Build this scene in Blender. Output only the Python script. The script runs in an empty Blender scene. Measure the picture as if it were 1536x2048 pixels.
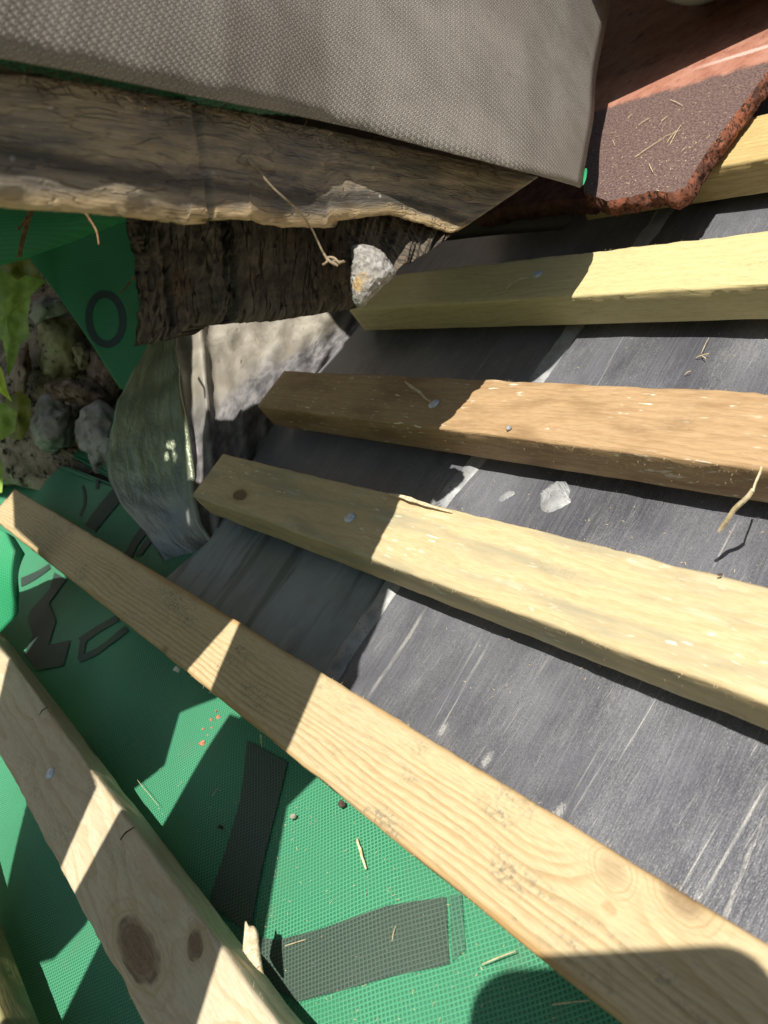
import bpy, bmesh, math, random
from mathutils import Vector, Matrix, noise as mnoise
random.seed(7)
scene = bpy.context.scene
R = math.radians

# ------------------------------------------------------------------ frames
# camera model of the photograph: f in pixels of the 1536x2048 picture
F, H, PITCH = 1600.0, 0.226, R(43.4)
Dc = Vector((-0.59657956, -0.163998, 0.78561917))     # batten direction seen by the camera (x right, y down, z ahead)
Ec = Vector((0.58267441, -0.7616659, 0.28347062))     # up the slope
Nc = Vector((0.55189071, 0.62687297, 0.54995174))     # into the roof
CR, SR = math.cos(PITCH), math.sin(PITCH)
Xw = -Dc
Yw = (Ec * CR + Nc * SR).normalized()
Zw = (-Nc * CR + Ec * SR).normalized()
LIFT = 5.0
ORIGIN = Vector((0, 0, LIFT))                          # roof point under the camera
ROOF = Matrix(((1, 0, 0), (0, CR, -SR), (0, SR, CR)))  # columns r, e, n in world
CAM = ORIGIN + ROOF @ Vector((0, 0, H))

def cw(v):            # camera vector -> world vector
    return Vector((v.dot(Xw), v.dot(Yw), v.dot(Zw)))
def ray(x, y):
    return Vector(((x - 768) / F, (y - 1024) / F, 1.0))
def C(x, y, z):       # picture point at depth z (m) -> world
    return CAM + cw(ray(x, y) * z)
def plane_z(x, y, n):
    return (H - n) / ray(x, y).dot(Nc)
def P(x, y, n=0.0):   # picture point on the roof plane of height n -> world
    return C(x, y, plane_z(x, y, n))
def roofc(w):         # world -> roof coords (r, e, n)
    return ROOF.transposed() @ (w - ORIGIN)
def W(r, e, n):       # roof coords -> world
    return ORIGIN + ROOF @ Vector((r, e, n))
def RE(x, y, n=0.0):
    return roofc(P(x, y, n))

# ------------------------------------------------------------------ camera, sky, sun, exposure
cam = bpy.data.cameras.new("camera")
cam.sensor_fit = 'VERTICAL'; cam.sensor_height = 36.0; cam.sensor_width = 27.0
cam.lens = F / 2048 * 36.0
cam.clip_start = 0.01; cam.clip_end = 500
cam.dof.use_dof = True; cam.dof.focus_distance = 0.40; cam.dof.aperture_fstop = 20.0
co = bpy.data.objects.new("camera", cam)
scene.collection.objects.link(co)
cx, cy, cz = cw(Vector((1, 0, 0))), cw(Vector((0, -1, 0))), cw(Vector((0, 0, -1)))
m = Matrix((cx, cy, cz)).transposed().to_4x4(); m.translation = CAM
co.matrix_world = m
scene.camera = co

Lc = Vector((1310 - 768, 2095 - 1024, F)).normalized()   # sunlight direction seen by the camera
SUN = cw(Lc)
w = bpy.data.worlds.new("World"); scene.world = w; w.use_nodes = True
nt = w.node_tree
bg = nt.nodes["Background"]; sky = nt.nodes.new("ShaderNodeTexSky")
sky.sky_type = 'NISHITA'; sky.sun_disc = False
sky.sun_elevation = math.asin(-SUN.z)
sky.sun_rotation = math.atan2(-SUN.x, -SUN.y)
nt.links.new(sky.outputs[0], bg.inputs[0]); bg.inputs[1].default_value = 0.05
sl = bpy.data.lights.new("sun", 'SUN'); sl.energy = 5.0; sl.angle = R(0.5); sl.color = (1.0, 0.94, 0.84)
so = bpy.data.objects.new("sun", sl); scene.collection.objects.link(so)
so.rotation_euler = SUN.to_track_quat('-Z', 'Y').to_euler(); so.location = CAM - SUN * 5
scene.view_settings.view_transform = 'Standard'; scene.view_settings.look = 'None'
scene.view_settings.gamma = 1.0; scene.view_settings.exposure = 0.36
scene.view_settings.use_curve_mapping = False

# ------------------------------------------------------------------ node helper
class S:
    def __init__(s, b, sock): s.b = b; s.k = sock
    def _m(s, op, o=None, c=None, rev=False):
        n = s.b.nt.nodes.new("ShaderNodeMath"); n.operation = op
        a = [s, o] if not rev else [o, s]
        if c is not None: a.append(c)
        for i, v in enumerate(a):
            if v is not None: s.b.put(n.inputs[i], v)
        return S(s.b, n.outputs[0])
    def __add__(s, o): return s._m('ADD', o)
    __radd__ = __add__
    def __sub__(s, o): return s._m('SUBTRACT', o)
    def __rsub__(s, o): return s._m('SUBTRACT', o, rev=True)
    def __mul__(s, o): return s._m('MULTIPLY', o)
    __rmul__ = __mul__
    def __truediv__(s, o): return s._m('DIVIDE', o)
    def __pow__(s, o): return s._m('POWER', o)
    def sin(s): return s._m('SINE')
    def frac(s): return s._m('FRACT')
    def abs(s): return s._m('ABSOLUTE')
    def sqrt(s): return s._m('SQRT')
    def exp(s): return s._m('EXPONENT')
    def mod(s, o): return s._m('FLOORED_MODULO', o)
    def min(s, o): return s._m('MINIMUM', o)
    def max(s, o): return s._m('MAXIMUM', o)
    def st(s, lo, hi, a=0.0, c=1.0):         # smoothstep lo..hi -> a..c
        n = s.b.nt.nodes.new("ShaderNodeMapRange"); n.interpolation_type = 'SMOOTHSTEP'
        if lo > hi: lo, hi, a, c = hi, lo, c, a
        s.b.put(n.inputs[0], s)
        for i, v in enumerate((lo, hi, a, c)): s.b.put(n.inputs[i + 1], v)
        return S(s.b, n.outputs[0])

class Mat:
    def __init__(b, name):
        b.m = bpy.data.materials.new(name); b.m.use_nodes = True; b.nt = b.m.node_tree
        b.bs = b.nt.nodes["Principled BSDF"]; b.tc = b.nt.nodes.new("ShaderNodeTexCoord")
    def put(b, inp, v):
        if isinstance(v, S): b.nt.links.new(v.k, inp)
        elif hasattr(v, 'is_output'): b.nt.links.new(v, inp)
        else:
            if isinstance(v, tuple) and len(v) == 3 and inp.type == 'RGBA': v = (*v, 1.0)
            inp.default_value = v
    def xyz(b, out='Object'):
        n = b.nt.nodes.new("ShaderNodeSeparateXYZ"); b.nt.links.new(b.tc.outputs[out], n.inputs[0])
        return [S(b, o) for o in n.outputs]
    def vec(b, x, y, z=0.0):
        n = b.nt.nodes.new("ShaderNodeCombineXYZ")
        for i, v in enumerate((x, y, z)): b.put(n.inputs[i], v)
        return S(b, n.outputs[0])
    def noise(b, v, scale=1.0, det=3.0, rough=0.55, dist=0.0):
        n = b.nt.nodes.new("ShaderNodeTexNoise"); b.put(n.inputs['Vector'], v)
        n.inputs['Scale'].default_value = scale; n.inputs['Detail'].default_value = det
        n.inputs['Roughness'].default_value = rough; n.inputs['Distortion'].default_value = dist
        return S(b, n.outputs[0])
    def vor(b, v, scale=1.0, feat='F1', rand=1.0):
        n = b.nt.nodes.new("ShaderNodeTexVoronoi"); n.feature = feat; b.put(n.inputs['Vector'], v)
        n.inputs['Scale'].default_value = scale; n.inputs['Randomness'].default_value = rand
        return S(b, n.outputs[0])
    def mix(b, f, c1, c2, mode='MIX'):
        n = b.nt.nodes.new("ShaderNodeMix"); n.data_type = 'RGBA'; n.blend_type = mode
        b.put(n.inputs[0], f); b.put(n.inputs[6], c1); b.put(n.inputs[7], c2)
        return n.outputs[2]
    def done(b, col, rough=0.6, height=None, dist=0.001, strength=1.0, metal=0.0, spec=0.5, **kw):
        b.put(b.bs.inputs['Base Color'], col); b.put(b.bs.inputs['Roughness'], rough)
        b.put(b.bs.inputs['Metallic'], metal); b.put(b.bs.inputs['Specular IOR Level'], spec)
        for k, v in kw.items(): b.put(b.bs.inputs[k], v)
        if height is not None:
            n = b.nt.nodes.new("ShaderNodeBump"); n.inputs['Strength'].default_value = strength
            n.inputs['Distance'].default_value = dist; b.put(n.inputs['Height'], height)
            b.nt.links.new(n.outputs[0], b.bs.inputs['Normal'])
        return b.m

# ------------------------------------------------------------------ object helpers
def link(o, parent=None):
    scene.collection.objects.link(o)
    if parent is not None: o.parent = parent
    return o
def tag(o, label=None, cat=None, group=None, kind=None):
    if label: o["label"] = label
    if cat: o["category"] = cat
    if group: o["group"] = group
    if kind: o["kind"] = kind
    return o
def mesh(name, verts, faces, mat, parent=None, origin=None, basis=None, uv=None, smooth=True):
    """verts are world points; the object's own frame is origin + basis (a part uses its thing's frame)"""
    if parent is not None:
        mi = parent["_m"] if "_m" in parent else None
        M = FR[parent.name]
    else:
        M = (basis or ROOF).to_4x4(); M.translation = origin if origin is not None else (sum(verts, Vector()) / len(verts))
    inv = M.inverted()
    me = bpy.data.meshes.new(name)
    me.from_pydata([inv @ v for v in verts], [], faces)
    if uv:
        l = me.uv_layers.new(name="UVMap")
        for p in me.polygons:
            for li in p.loop_indices:
                l.data[li].uv = uv[me.loops[li].vertex_index]
    me.materials.append(mat)
    for p in me.polygons: p.use_smooth = smooth
    me.update()
    o = bpy.data.objects.new(name, me)
    link(o, parent)
    if parent is None: o.matrix_world = M
    FR[o.name] = M
    return o
FR = {}
def thing(name, origin, label, cat, group=None, basis=None):
    o = bpy.data.objects.new(name, None); o.empty_display_size = 0.02
    M = (basis or ROOF).to_4x4(); M.translation = origin
    link(o); o.matrix_world = M; FR[o.name] = M
    return tag(o, label, cat, group)
def fix_normals(o):
    bm = bmesh.new(); bm.from_mesh(o.data); bmesh.ops.recalc_face_normals(bm, faces=bm.faces); bm.to_mesh(o.data); bm.free()

def interp(pts, t):
    """pts: list of (x,y,z) or tuples; t in 0..1 by control index chord"""
    d = [0.0]
    for a, b_ in zip(pts, pts[1:]):
        d.append(d[-1] + max(1e-9, math.dist(a[:2], b_[:2])))
    s = t * d[-1]
    for i in range(len(pts) - 1):
        if s <= d[i + 1] or i == len(pts) - 2:
            k = (s - d[i]) / (d[i + 1] - d[i])
            return tuple(a + (b_ - a) * k for a, b_ in zip(pts[i], pts[i + 1]))

def loft(name, top, bot, nu, nv, mat, parent=None, thick=0.0, thick_dir=None, disp=None, prof=None, basis=None, origin=None, smooth=True):
    """strip between two curves of picture points with depth (x,y,z); disp(p,u,v,i,j)->offset along the sheet normal (toward camera)"""
    g = []; 
    for j in range(nv + 1):
        v = j / nv
        row = []
        for i in range(nu + 1):
            u = i / nu
            a, b_ = C(*interp(top, u)), C(*interp(bot, u))
            row.append(a.lerp(b_, v))
        g.append(row)
    N0 = (g[0][-1] - g[0][0]).cross(g[-1][nu // 2] - g[0][nu // 2]).normalized()
    if N0.dot(CAM - g[nv // 2][nu // 2]) < 0: N0.negate()
    U = [[0] * (nu + 1) for _ in range(nv + 1)]; V_ = [[0] * (nu + 1) for _ in range(nv + 1)]
    for j in range(nv + 1):
        for i in range(nu + 1):
            if i: U[j][i] = U[j][i - 1] + (g[j][i] - g[j][i - 1]).length
            if j: V_[j][i] = V_[j - 1][i] + (g[j][i] - g[j - 1][i]).length
    verts, uv = [], []
    for j in range(nv + 1):
        for i in range(nu + 1):
            p = g[j][i].copy()
            if disp: p += N0 * disp(p, i / nu, j / nv, U[j][i], V_[j][i])
            if prof: p += cw(Vector(prof(i / nu, j / nv)))
            verts.append(p); uv.append((U[nv // 2][i], V_[j][nu // 2]))
    n = nu + 1
    faces = [(j * n + i, j * n + i + 1, (j + 1) * n + i + 1, (j + 1) * n + i) for j in range(nv) for i in range(nu)]
    if thick > 0:
        td = (thick_dir if thick_dir is not None else -N0) * thick
        k = len(verts)
        verts += [p + td for p in verts]; uv += uv
        faces += [tuple(k + q for q in reversed(f)) for f in faces]
        rim = [i for i in range(n)] + [j * n + nu for j in range(1, nv + 1)] + [nv * n + i for i in range(nu - 1, -1, -1)] + [j * n for j in range(nv - 1, 0, -1)]
        for a, b_ in zip(rim, rim[1:] + rim[:1]): faces.append((b_, a, a + k, b_ + k))
    o = mesh(name, verts, faces, mat, parent, origin, basis, uv, smooth)
    fix_normals(o)
    return o

def tube(name, pts, rad, mat, parent=None, ns=6, origin=None):
    verts, faces = [], []
    for i, p in enumerate(pts):
        d = (pts[min(i + 1, len(pts) - 1)] - pts[max(i - 1, 0)]).normalized()
        a = d.cross(Vector((0.3, 0.5, 0.81))).normalized(); b_ = d.cross(a)
        r = rad[i] if isinstance(rad, (list, tuple)) else rad
        for k in range(ns):
            t = 2 * math.pi * k / ns
            verts.append(p + (a * math.cos(t) + b_ * math.sin(t)) * r)
    for i in range(len(pts) - 1):
        for k in range(ns):
            faces.append((i * ns + k, i * ns + (k + 1) % ns, (i + 1) * ns + (k + 1) % ns, (i + 1) * ns + k))
    faces += [tuple(range(ns))[::-1], tuple((len(pts) - 1) * ns + k for k in range(ns))]
    return mesh(name, verts, faces, mat, parent, origin=origin)

def smooth_path(pts, n=6):
    out = []
    for i in range(len(pts) - 1):
        p0, p1, p2, p3 = pts[max(i - 1, 0)], pts[i], pts[i + 1], pts[min(i + 2, len(pts) - 1)]
        for k in range(n):
            t = k / n
            out.append(0.5 * ((2 * p1) + (p2 - p0) * t + (2 * p0 - 5 * p1 + 4 * p2 - p3) * t * t + (3 * p1 - p0 - 3 * p2 + p3) * t ** 3))
    out.append(pts[-1]); return out

def nz(p, s): return mnoise.noise(Vector(p) * s)
def fbm(p, s, o=4): return mnoise.fractal(Vector(p) * s, 1.0, 2.0, o)

# ------------------------------------------------------------------ materials
def wood(name, c_light, c_ring, freq=420, contrast=0.6, warp=1.0, knots=(), mildew=0.3, tint=None, flecks=0.0, bands=0.0, seed=0.0, stain=(0.3, 0.31, 0.26), ringmask=None, brown=0.0, edge=None):
    b = Mat(name); x, y, z = b.xyz()
    xs = x + seed
    n1 = b.noise(b.vec(xs * 7, y * 34, z * 34), 1, 2)
    n2 = b.noise(b.vec(xs * 26, y * 160, z * 160), 1, 2)
    f = y * freq + z * (freq * 0.8) + (n1 - 0.5) * (7.0 * warp) + (n2 - 0.5) * (1.1 * warp)
    kd = None
    for (kx, ky, ka, kb, dark, push) in knots:
        dx, dy = (x - kx) / (ka * 3.2), (y - ky) / (kb * 2.6)
        bump = (0.0 - (dx * dx + dy * dy)).exp()
        f = f + bump * push
        e1, e2 = (x - kx + (y - ky) * 0.55) / ka, (y - ky - (x - kx) * 0.06) / kb
        wob = b.noise(b.vec(x, y, z), 130, 2) - 0.5
        d = (e1 * e1 + e2 * e2).sqrt() + wob * 0.45
        kd = (d, dark) if kd is None else kd
        if not isinstance(kd, list): kd = [kd]
        else: kd.append((d, dark))
    fr = f.frac()
    ring = fr.st(0.35, 0.9) * fr.st(1.0, 0.93)
    if ringmask: ring = ring * (y + (n1 - 0.5) * 0.012).st(*ringmask)
    big = b.noise(b.vec(xs * 9, y * 60, z * 60), 1, 4)
    ring = ring * big.st(0.3, 0.6, 0.5, 1.0)
    fib = b.noise(b.vec(xs * 140, y * 1500, z * 1500), 1, 3, 0.6)
    fib2 = b.noise(b.vec(xs * 40, y * 420, z * 420), 1, 3, 0.6)
    col = b.mix(ring * contrast, c_light, c_ring)
    col = b.mix(fib.st(0.38, 0.72) * 0.42, col, c_ring)
    grime_shade = b.noise(b.vec(xs * 60, y * 180, z * 180 + 6.0), 1, 5, 0.7)
    col = b.mix(grime_shade.st(0.54, 0.74) * 0.30, col, (0.20, 0.17, 0.12))
    col = b.mix(fib2.st(0.45, 0.8) * 0.35, col, tuple(v * 1.18 for v in c_light))
    soft = b.noise(b.vec(xs * 10, y * 75, z * 75), 1, 3)
    if bands: col = b.mix(soft.st(0.45, 0.68) * bands, col, stain)
    if brown: col = b.mix(b.noise(b.vec(xs * 14, y * 45, z * 60), 1.3, 4).st(0.42, 0.7) * brown, col, tuple(v * 0.75 for v in c_ring))
    if flecks:
        fl = b.noise(b.vec(xs * 95, y * 520, z * 520 + 3.0), 1, 2, 0.5).st(0.635, 0.70) * b.noise(b.vec(xs * 20, y * 40, 1.7), 1, 2).st(0.42, 0.6)
        col = b.mix(fl * flecks, col, (0.80, 0.76, 0.62))
    if tint: col = b.mix(b.noise(b.vec(xs * 30, y * 160, z * 90 + 5.0), 1, 3).st(0.58, 0.75) * 0.5, col, tint)
    if edge: col = b.mix((y.abs() + (n1 - 0.5) * 0.006).st(0.0145, 0.0185) * (0.35 + 0.5 * z.st(-0.004, -0.0005)) * big.st(0.3, 0.55), col, edge)
    md = b.noise(b.vec(xs * 22, y * 55, z * 40 + 9.0), 1, 4, 0.65)
    sp = b.noise(b.vec(xs, y, z), 520, 3, 0.7)
    mm = md.st(0.50, 0.72) * sp.st(0.42, 0.66)
    col = b.mix(mm * mildew, col, (0.13, 0.13, 0.115))
    dots = b.vor(b.vec(xs * 0.6, y, z), 120).st(0.10, 0.05) * b.noise(b.vec(xs, y, z + 2.0), 60, 2).st(0.55, 0.65)
    col = b.mix(dots * min(1.0, mildew * 1.2), col, (0.08, 0.07, 0.05))
    hgt = fib * 0.5 + ring * -0.35 + fib2 * 0.5 + sp * 0.2
    if kd:
        for d, dark in kd:
            rr = ((d * 5.5 + n2 * 1.6).frac()).st(0.15, 0.9)
            kc = b.mix(rr * 0.7, (0.26 - 0.10 * dark, 0.15 - 0.07 * dark, 0.075 - 0.035 * dark), (0.125 - 0.05 * dark, 0.07 - 0.03 * dark, 0.04 - 0.018 * dark))
            kc = b.mix(fib2.st(0.45, 0.7) * 0.4, kc, (0.30, 0.20, 0.12))
            kc = b.mix(sp.st(0.45, 0.62) * 0.5, kc, (0.05, 0.032, 0.022))
            halo = ((d * 2.6 + n2).frac()).st(0.55, 0.85) * ((d * 2.6 + n2).frac()).st(1.0, 0.9)
            col = b.mix(d.st(2.5, 1.1) * d.st(0.8, 1.1) * halo * 0.5, col, c_ring)
            col = b.mix(d.st(2.2, 0.9) * 0.35 * dark, col, c_ring)
            soft_e = 0.30 + 0.45 * dark
            col = b.mix(d.st(1.25, soft_e) * (0.16 + 0.78 * dark), col, kc)
            if dark > 0.7: col = b.mix(d.st(1.14, 1.02) * d.st(0.80, 1.0) * n2.st(0.42, 0.55) * 0.6, col, (0.035, 0.022, 0.015))
            hgt = hgt - d.st(1.15, 0.8) * 0.4 * dark
    return b.done(col, 0.62, hgt, 0.0006, 0.55, spec=0.35)

def membrane(name, base, dark, ang, cell=0.00165, coord='Object', bump=1.0, rough=0.5, sheen=0.0):
    b = Mat(name); x, y, z = b.xyz(coord)
    ca, sa = math.cos(ang), math.sin(ang)
    wob = b.noise(b.vec(x, y, z), 14, 2) - 0.5
    px_ = (x * ca + y * sa + wob * 0.004); py_ = (y * ca - x * sa + wob * 0.004)
    k = 2 * math.pi / cell
    sx, sy = (px_ * k).sin(), (py_ * k).sin()
    h = sx.max(sy)                                     # raised net lines
    core = (sx * -1.0).max(0.0) * (sy * -1.0).max(0.0)   # little bump inside each dimple
    n = b.noise(b.vec(x, y, z), 45, 4, 0.6)
    grit = b.noise(b.vec(x, y, z), 900, 2, 0.6)
    worn = b.noise(b.vec(x, y, z + 7.0), 30, 4, 0.65).st(0.35, 0.65, 0.55, 1.0)
    mid = tuple(0.45 * p_ + 0.55 * q_ for p_, q_ in zip(dark, base))
    col = b.mix(worn, mid, b.mix(h.st(-0.2, 0.9), dark, base))
    col = b.mix(n.st(0.35, 0.75) * 0.35, col, tuple(v * 0.7 for v in base))
    col = b.mix(grit.st(0.66, 0.74) * 0.6 * n.st(0.4, 0.6), col, (0.25, 0.22, 0.16))
    col = b.mix(b.noise(b.vec(x, y, z + 4.0), 24, 4, 0.7).st(0.58, 0.74) * 0.22, col, (0.17, 0.16, 0.11))
    return b.done(col, rough, h * 0.6 + core * 0.9 + grit * 0.3, 0.00045, 0.8 * bump, spec=0.45)

b5dir = (RE(920, 1800, -.035) - RE(520, 1955, -.035)); PANG = math.atan2(b5dir.y, b5dir.x)
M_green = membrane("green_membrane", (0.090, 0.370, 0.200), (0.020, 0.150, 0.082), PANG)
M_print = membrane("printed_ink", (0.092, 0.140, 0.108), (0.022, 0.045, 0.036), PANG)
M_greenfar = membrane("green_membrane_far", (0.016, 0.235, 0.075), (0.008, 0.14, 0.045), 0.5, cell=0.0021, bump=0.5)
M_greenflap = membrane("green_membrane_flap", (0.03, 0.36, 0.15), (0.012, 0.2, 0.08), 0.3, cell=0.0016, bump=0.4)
M_lip = membrane("green_membrane_shaded_lip", (0.014, 0.13, 0.06), (0.004, 0.045, 0.02), 0.1, cell=0.0018, bump=0.8)  # darker copy of the green, standing in for shade under the fold
M_ink = membrane("printed_ink_dark", (0.010, 0.035, 0.02), (0.008, 0.028, 0.016), 0.5, bump=0.3)

def felt_mat():
    b = Mat("felt_underside"); x, y, z = b.xyz('UV')
    a, c = 0.0035, 0.0041
    wob = b.noise(b.vec(x, y), 60, 2) - 0.5
    X, Y = x * 0.985 + y * 0.17 + wob * 0.0012, y * 0.985 - x * 0.17 + wob * 0.0012
    def lat(ox, oy):
        u = (X + ox).mod(a) - a / 2; v = (Y + oy).mod(c) - c / 2
        return ((u * u) * (1 / (a * a)) + (v * v) * (1 / (c * c))).sqrt()
    d1, d2 = lat(0, 0), lat(a / 2, c / 2)
    d = d1.min(d2)
    border = (d1 - d2).abs().st(0.14, 0.03)
    ring = (d - 0.23).abs().st(0.09, 0.02)
    dot = d.st(0.12, 0.03)
    n = b.noise(b.vec(x, y), 35, 4, 0.6); fine = b.noise(b.vec(x * 1.0, y * 1.0), 900, 2, 0.6)
    hgt = ring * 0.8 + dot * 0.9 + border * 0.35 + fine * 0.25
    col = b.mix(n.st(0.3, 0.75), (0.150, 0.134, 0.113), (0.235, 0.215, 0.188))
    col = b.mix(hgt.st(0.35, 0.95) * 0.75, col, (0.43, 0.405, 0.365))
    col = b.mix(b.noise(b.vec(x, y, 3.0), 90, 4, 0.7).st(0.6, 0.75) * 0.5, col, (0.07, 0.06, 0.045))
    return b.done(col, 0.42, hgt, 0.0006, 1.0, spec=0.5)
M_felt = felt_mat()

NLD = -0.031
def lead_mat():
    b = Mat("lead_sheet"); x, y, z = b.xyz()
    # scratches run up the slope, a little tilted
    t = x + y * 0.10
    t2 = x - y * 0.06
    cloud = b.noise(b.vec(x * 1.0, y * 0.6, z), 16, 5, 0.65)
    scr = b.noise(b.vec(t * 900, y * 22, z), 1, 3, 0.6)
    scr2 = b.noise(b.vec(t2 * 2200, y * 40, z + 3.0), 1, 2, 0.6)
    scr3 = b.noise(b.vec(t * 240, y * 5, z + 7.0), 1, 2, 0.5)
    patch = b.noise(b.vec(x * 40, y * 16, z), 1, 4, 0.7)
    grit = b.noise(b.vec(x * 1.4, y * 0.7, z), 1500, 2, 0.7)
    fine = b.noise(b.vec(t * 1500, y * 160, z + 1.0), 1, 3, 0.65)
    col = b.mix(cloud.st(0.3, 0.7), (0.100, 0.104, 0.124), (0.205, 0.212, 0.240))
    col = b.mix(scr.st(0.42, 0.75) * 0.4, col, (0.29, 0.29, 0.31))
    col = b.mix(patch.st(0.50, 0.70) * fine.st(0.42, 0.62) * 0.45, col, (0.36, 0.36, 0.375))
    col = b.mix(grit.st(0.5, 0.70) * patch.st(0.30, 0.6) * 0.55, col, (0.34, 0.34, 0.345))
    col = b.mix(grit.st(0.48, 0.3) * 0.45, col, (0.05, 0.05, 0.06))
    col = b.mix(scr2.st(0.60, 0.70) * patch.st(0.42, 0.58) * 0.5, col, (0.52, 0.51, 0.49))
    col = b.mix(scr3.st(0.68, 0.72) * scr.st(0.38, 0.55) * fine.st(0.35, 0.6) * 0.55, col, (0.55, 0.54, 0.51))
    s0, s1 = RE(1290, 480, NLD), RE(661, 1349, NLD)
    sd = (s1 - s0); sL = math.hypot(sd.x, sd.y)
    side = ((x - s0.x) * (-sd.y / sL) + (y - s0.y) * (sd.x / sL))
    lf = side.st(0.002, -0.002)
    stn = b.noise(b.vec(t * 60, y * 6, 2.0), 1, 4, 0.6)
    lcol = b.mix(cloud.st(0.3, 0.7), (0.14, 0.178, 0.195), (0.29, 0.345, 0.375))  # left sheet's teal: reflected light painted into the colour
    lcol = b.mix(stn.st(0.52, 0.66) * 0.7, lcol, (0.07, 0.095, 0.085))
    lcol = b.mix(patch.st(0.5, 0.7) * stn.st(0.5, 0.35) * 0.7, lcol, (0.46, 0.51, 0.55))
    col = b.mix(lf * (y + (cloud - 0.5) * 0.04).st(0.14, 0.09), col, lcol)  # pale tone faded out upslope, so deep shade is painted there
    for (px_, py_, sz) in ((885, 1460, .0030), (975, 1522, .0026), (1120, 1625, .0020), (700, 1290, .0015), (1395, 1790, .0014)):
        p = RE(px_, py_, -.031)
        dx, dy = (x - p.x), (y - p.y) * 0.55
        d = (dx * dx + dy * dy).sqrt() + (grit - 0.5) * 0.007 + (patch - 0.5) * 0.003
        col = b.mix(d.st(sz * 0.9, sz * 0.1) * 0.65, col, (0.70, 0.70, 0.68))
    for (ax, ay, bx, by, wd) in ((735, 1390, 850, 1215, .0016), (1120, 1640, 1205, 1490, .0004), (1140, 1640, 1225, 1500, .0004), (875, 1470, 975, 1290, .0005), (860, 1455, 962, 1270, .0004),
                                 (1405, 1790, 1536, 1560, .0006), (1330, 1830, 1440, 1640, .0003), (1240, 1520, 1330, 1370, .0003), (1420, 1150, 1475, 1040, .0005)):
        p, q = RE(ax, ay, -.031), RE(bx, by, -.031)
        dd = (q - p); L = math.hypot(dd.x, dd.y); ux, uy = dd.x / L, dd.y / L
        al = (x - p.x) * ux + (y - p.y) * uy
        pe = ((x - p.x) * (-uy) + (y - p.y) * ux).abs() + (grit - 0.5) * (wd * 2.2) + (fine - 0.5) * (wd * 1.2)
        msk = pe.st(wd, wd * 0.3) * al.st(-0.004, 0.01) * al.st(L + .004, L - 0.01)
        col = b.mix(msk * patch.st(0.30, 0.6, 0.05, 0.65), col, (0.66, 0.65, 0.61))
    rough = cloud.st(0.3, 0.7, 0.36, 0.52)
    return b.done(col, rough, scr * 0.5 + grit * 0.4 + scr2 * 0.3, 0.0004, 0.7, metal=0.35, spec=0.5)
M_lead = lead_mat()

def simple(name, c1, c2, scale=60, rough=0.7, bump=0.6, dist=0.001, det=5, spec=0.4, c3=None, s3=300, t3=(0.55, 0.7), metal=0.0, coord='Object', stretch=(1, 1, 1), **kw):
    b = Mat(name); x, y, z = b.xyz(coord)
    v = b.vec(x * stretch[0], y * stretch[1], z * stretch[2])
    n = b.noise(v, scale, det, 0.62); n2 = b.noise(v, s3, 3, 0.65)
    col = b.mix(n.st(0.32, 0.68), c1, c2)
    if c3: col = b.mix(n2.st(*t3), col, c3)
    return b.done(col, rough, n * 0.7 + n2 * 0.6, dist, bump, spec=spec, metal=metal, **kw)

def board_mat():
    b = Mat("weathered_board"); x, y, z = b.xyz('UV')
    w1 = b.noise(b.vec(x * 14, y * 40), 1, 3) - 0.5
    v = y + w1 * 0.010 - x * 0.03
    st = b.noise(b.vec(x * 12, v * 420), 1, 4, 0.6)
    st2 = b.noise(b.vec(x * 60, v * 1700), 1, 3, 0.6)
    cl = b.noise(b.vec(x * 22, y * 70, 1.0), 1, 5, 0.65)
    cl2 = b.noise(b.vec(x * 70, y * 150, 4.0), 1, 5, 0.65)
    col = b.mix(cl.st(0.34, 0.62), (0.38, 0.315, 0.225), (0.165, 0.155, 0.142))
    col = b.mix(st.st(0.45, 0.75) * 0.55, col, (0.36, 0.285, 0.185))
    col = b.mix(st.st(0.46, 0.28) * 0.6, col, (0.090, 0.080, 0.068))
    band = (v - 0.0215 + (cl - 0.5) * 0.010).abs().st(0.0042, 0.0008)
    col = b.mix(band * 0.8, col, (0.055, 0.054, 0.052))
    col = b.mix(cl2.st(0.56, 0.72) * 0.55, col, (0.40, 0.31, 0.19))
    col = b.mix(cl2.st(0.42, 0.30) * 0.55, col, (0.05, 0.045, 0.04))
    low = (y + (cl2 - 0.5) * 0.006).st(0.0300, 0.0345)
    col = b.mix(low * 0.85, col, b.mix(st2.st(0.3, 0.7), (0.44, 0.31, 0.16), (0.62, 0.48, 0.28)))  # tan edge: worn wood plus sunlight painted into the colour
    col = b.mix(st2.st(0.5, 0.75) * 0.35, col, (0.06, 0.05, 0.04))
    crk = (b.noise(b.vec(x * 20 + y * 25, v * 110, 8.0), 1, 3, 0.6) - 0.5).abs().st(0.018, 0.0) * cl2.st(0.4, 0.55)
    col = b.mix(crk * 0.22, col, (0.025, 0.02, 0.016))
    pale = b.vor(b.vec(x, y), 130).st(0.16, 0.08) * b.noise(b.vec(x, y, 2.0), 25, 2).st(0.56, 0.66)
    col = b.mix(pale * 0.7, col, (0.50, 0.50, 0.48))
    return b.done(col, 0.75, st * 0.6 + st2 * 0.5 + cl * 0.6 + cl2 * 0.6 - crk * 0.4, 0.0016, 0.9, spec=0.25)
M_board = board_mat()

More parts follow.
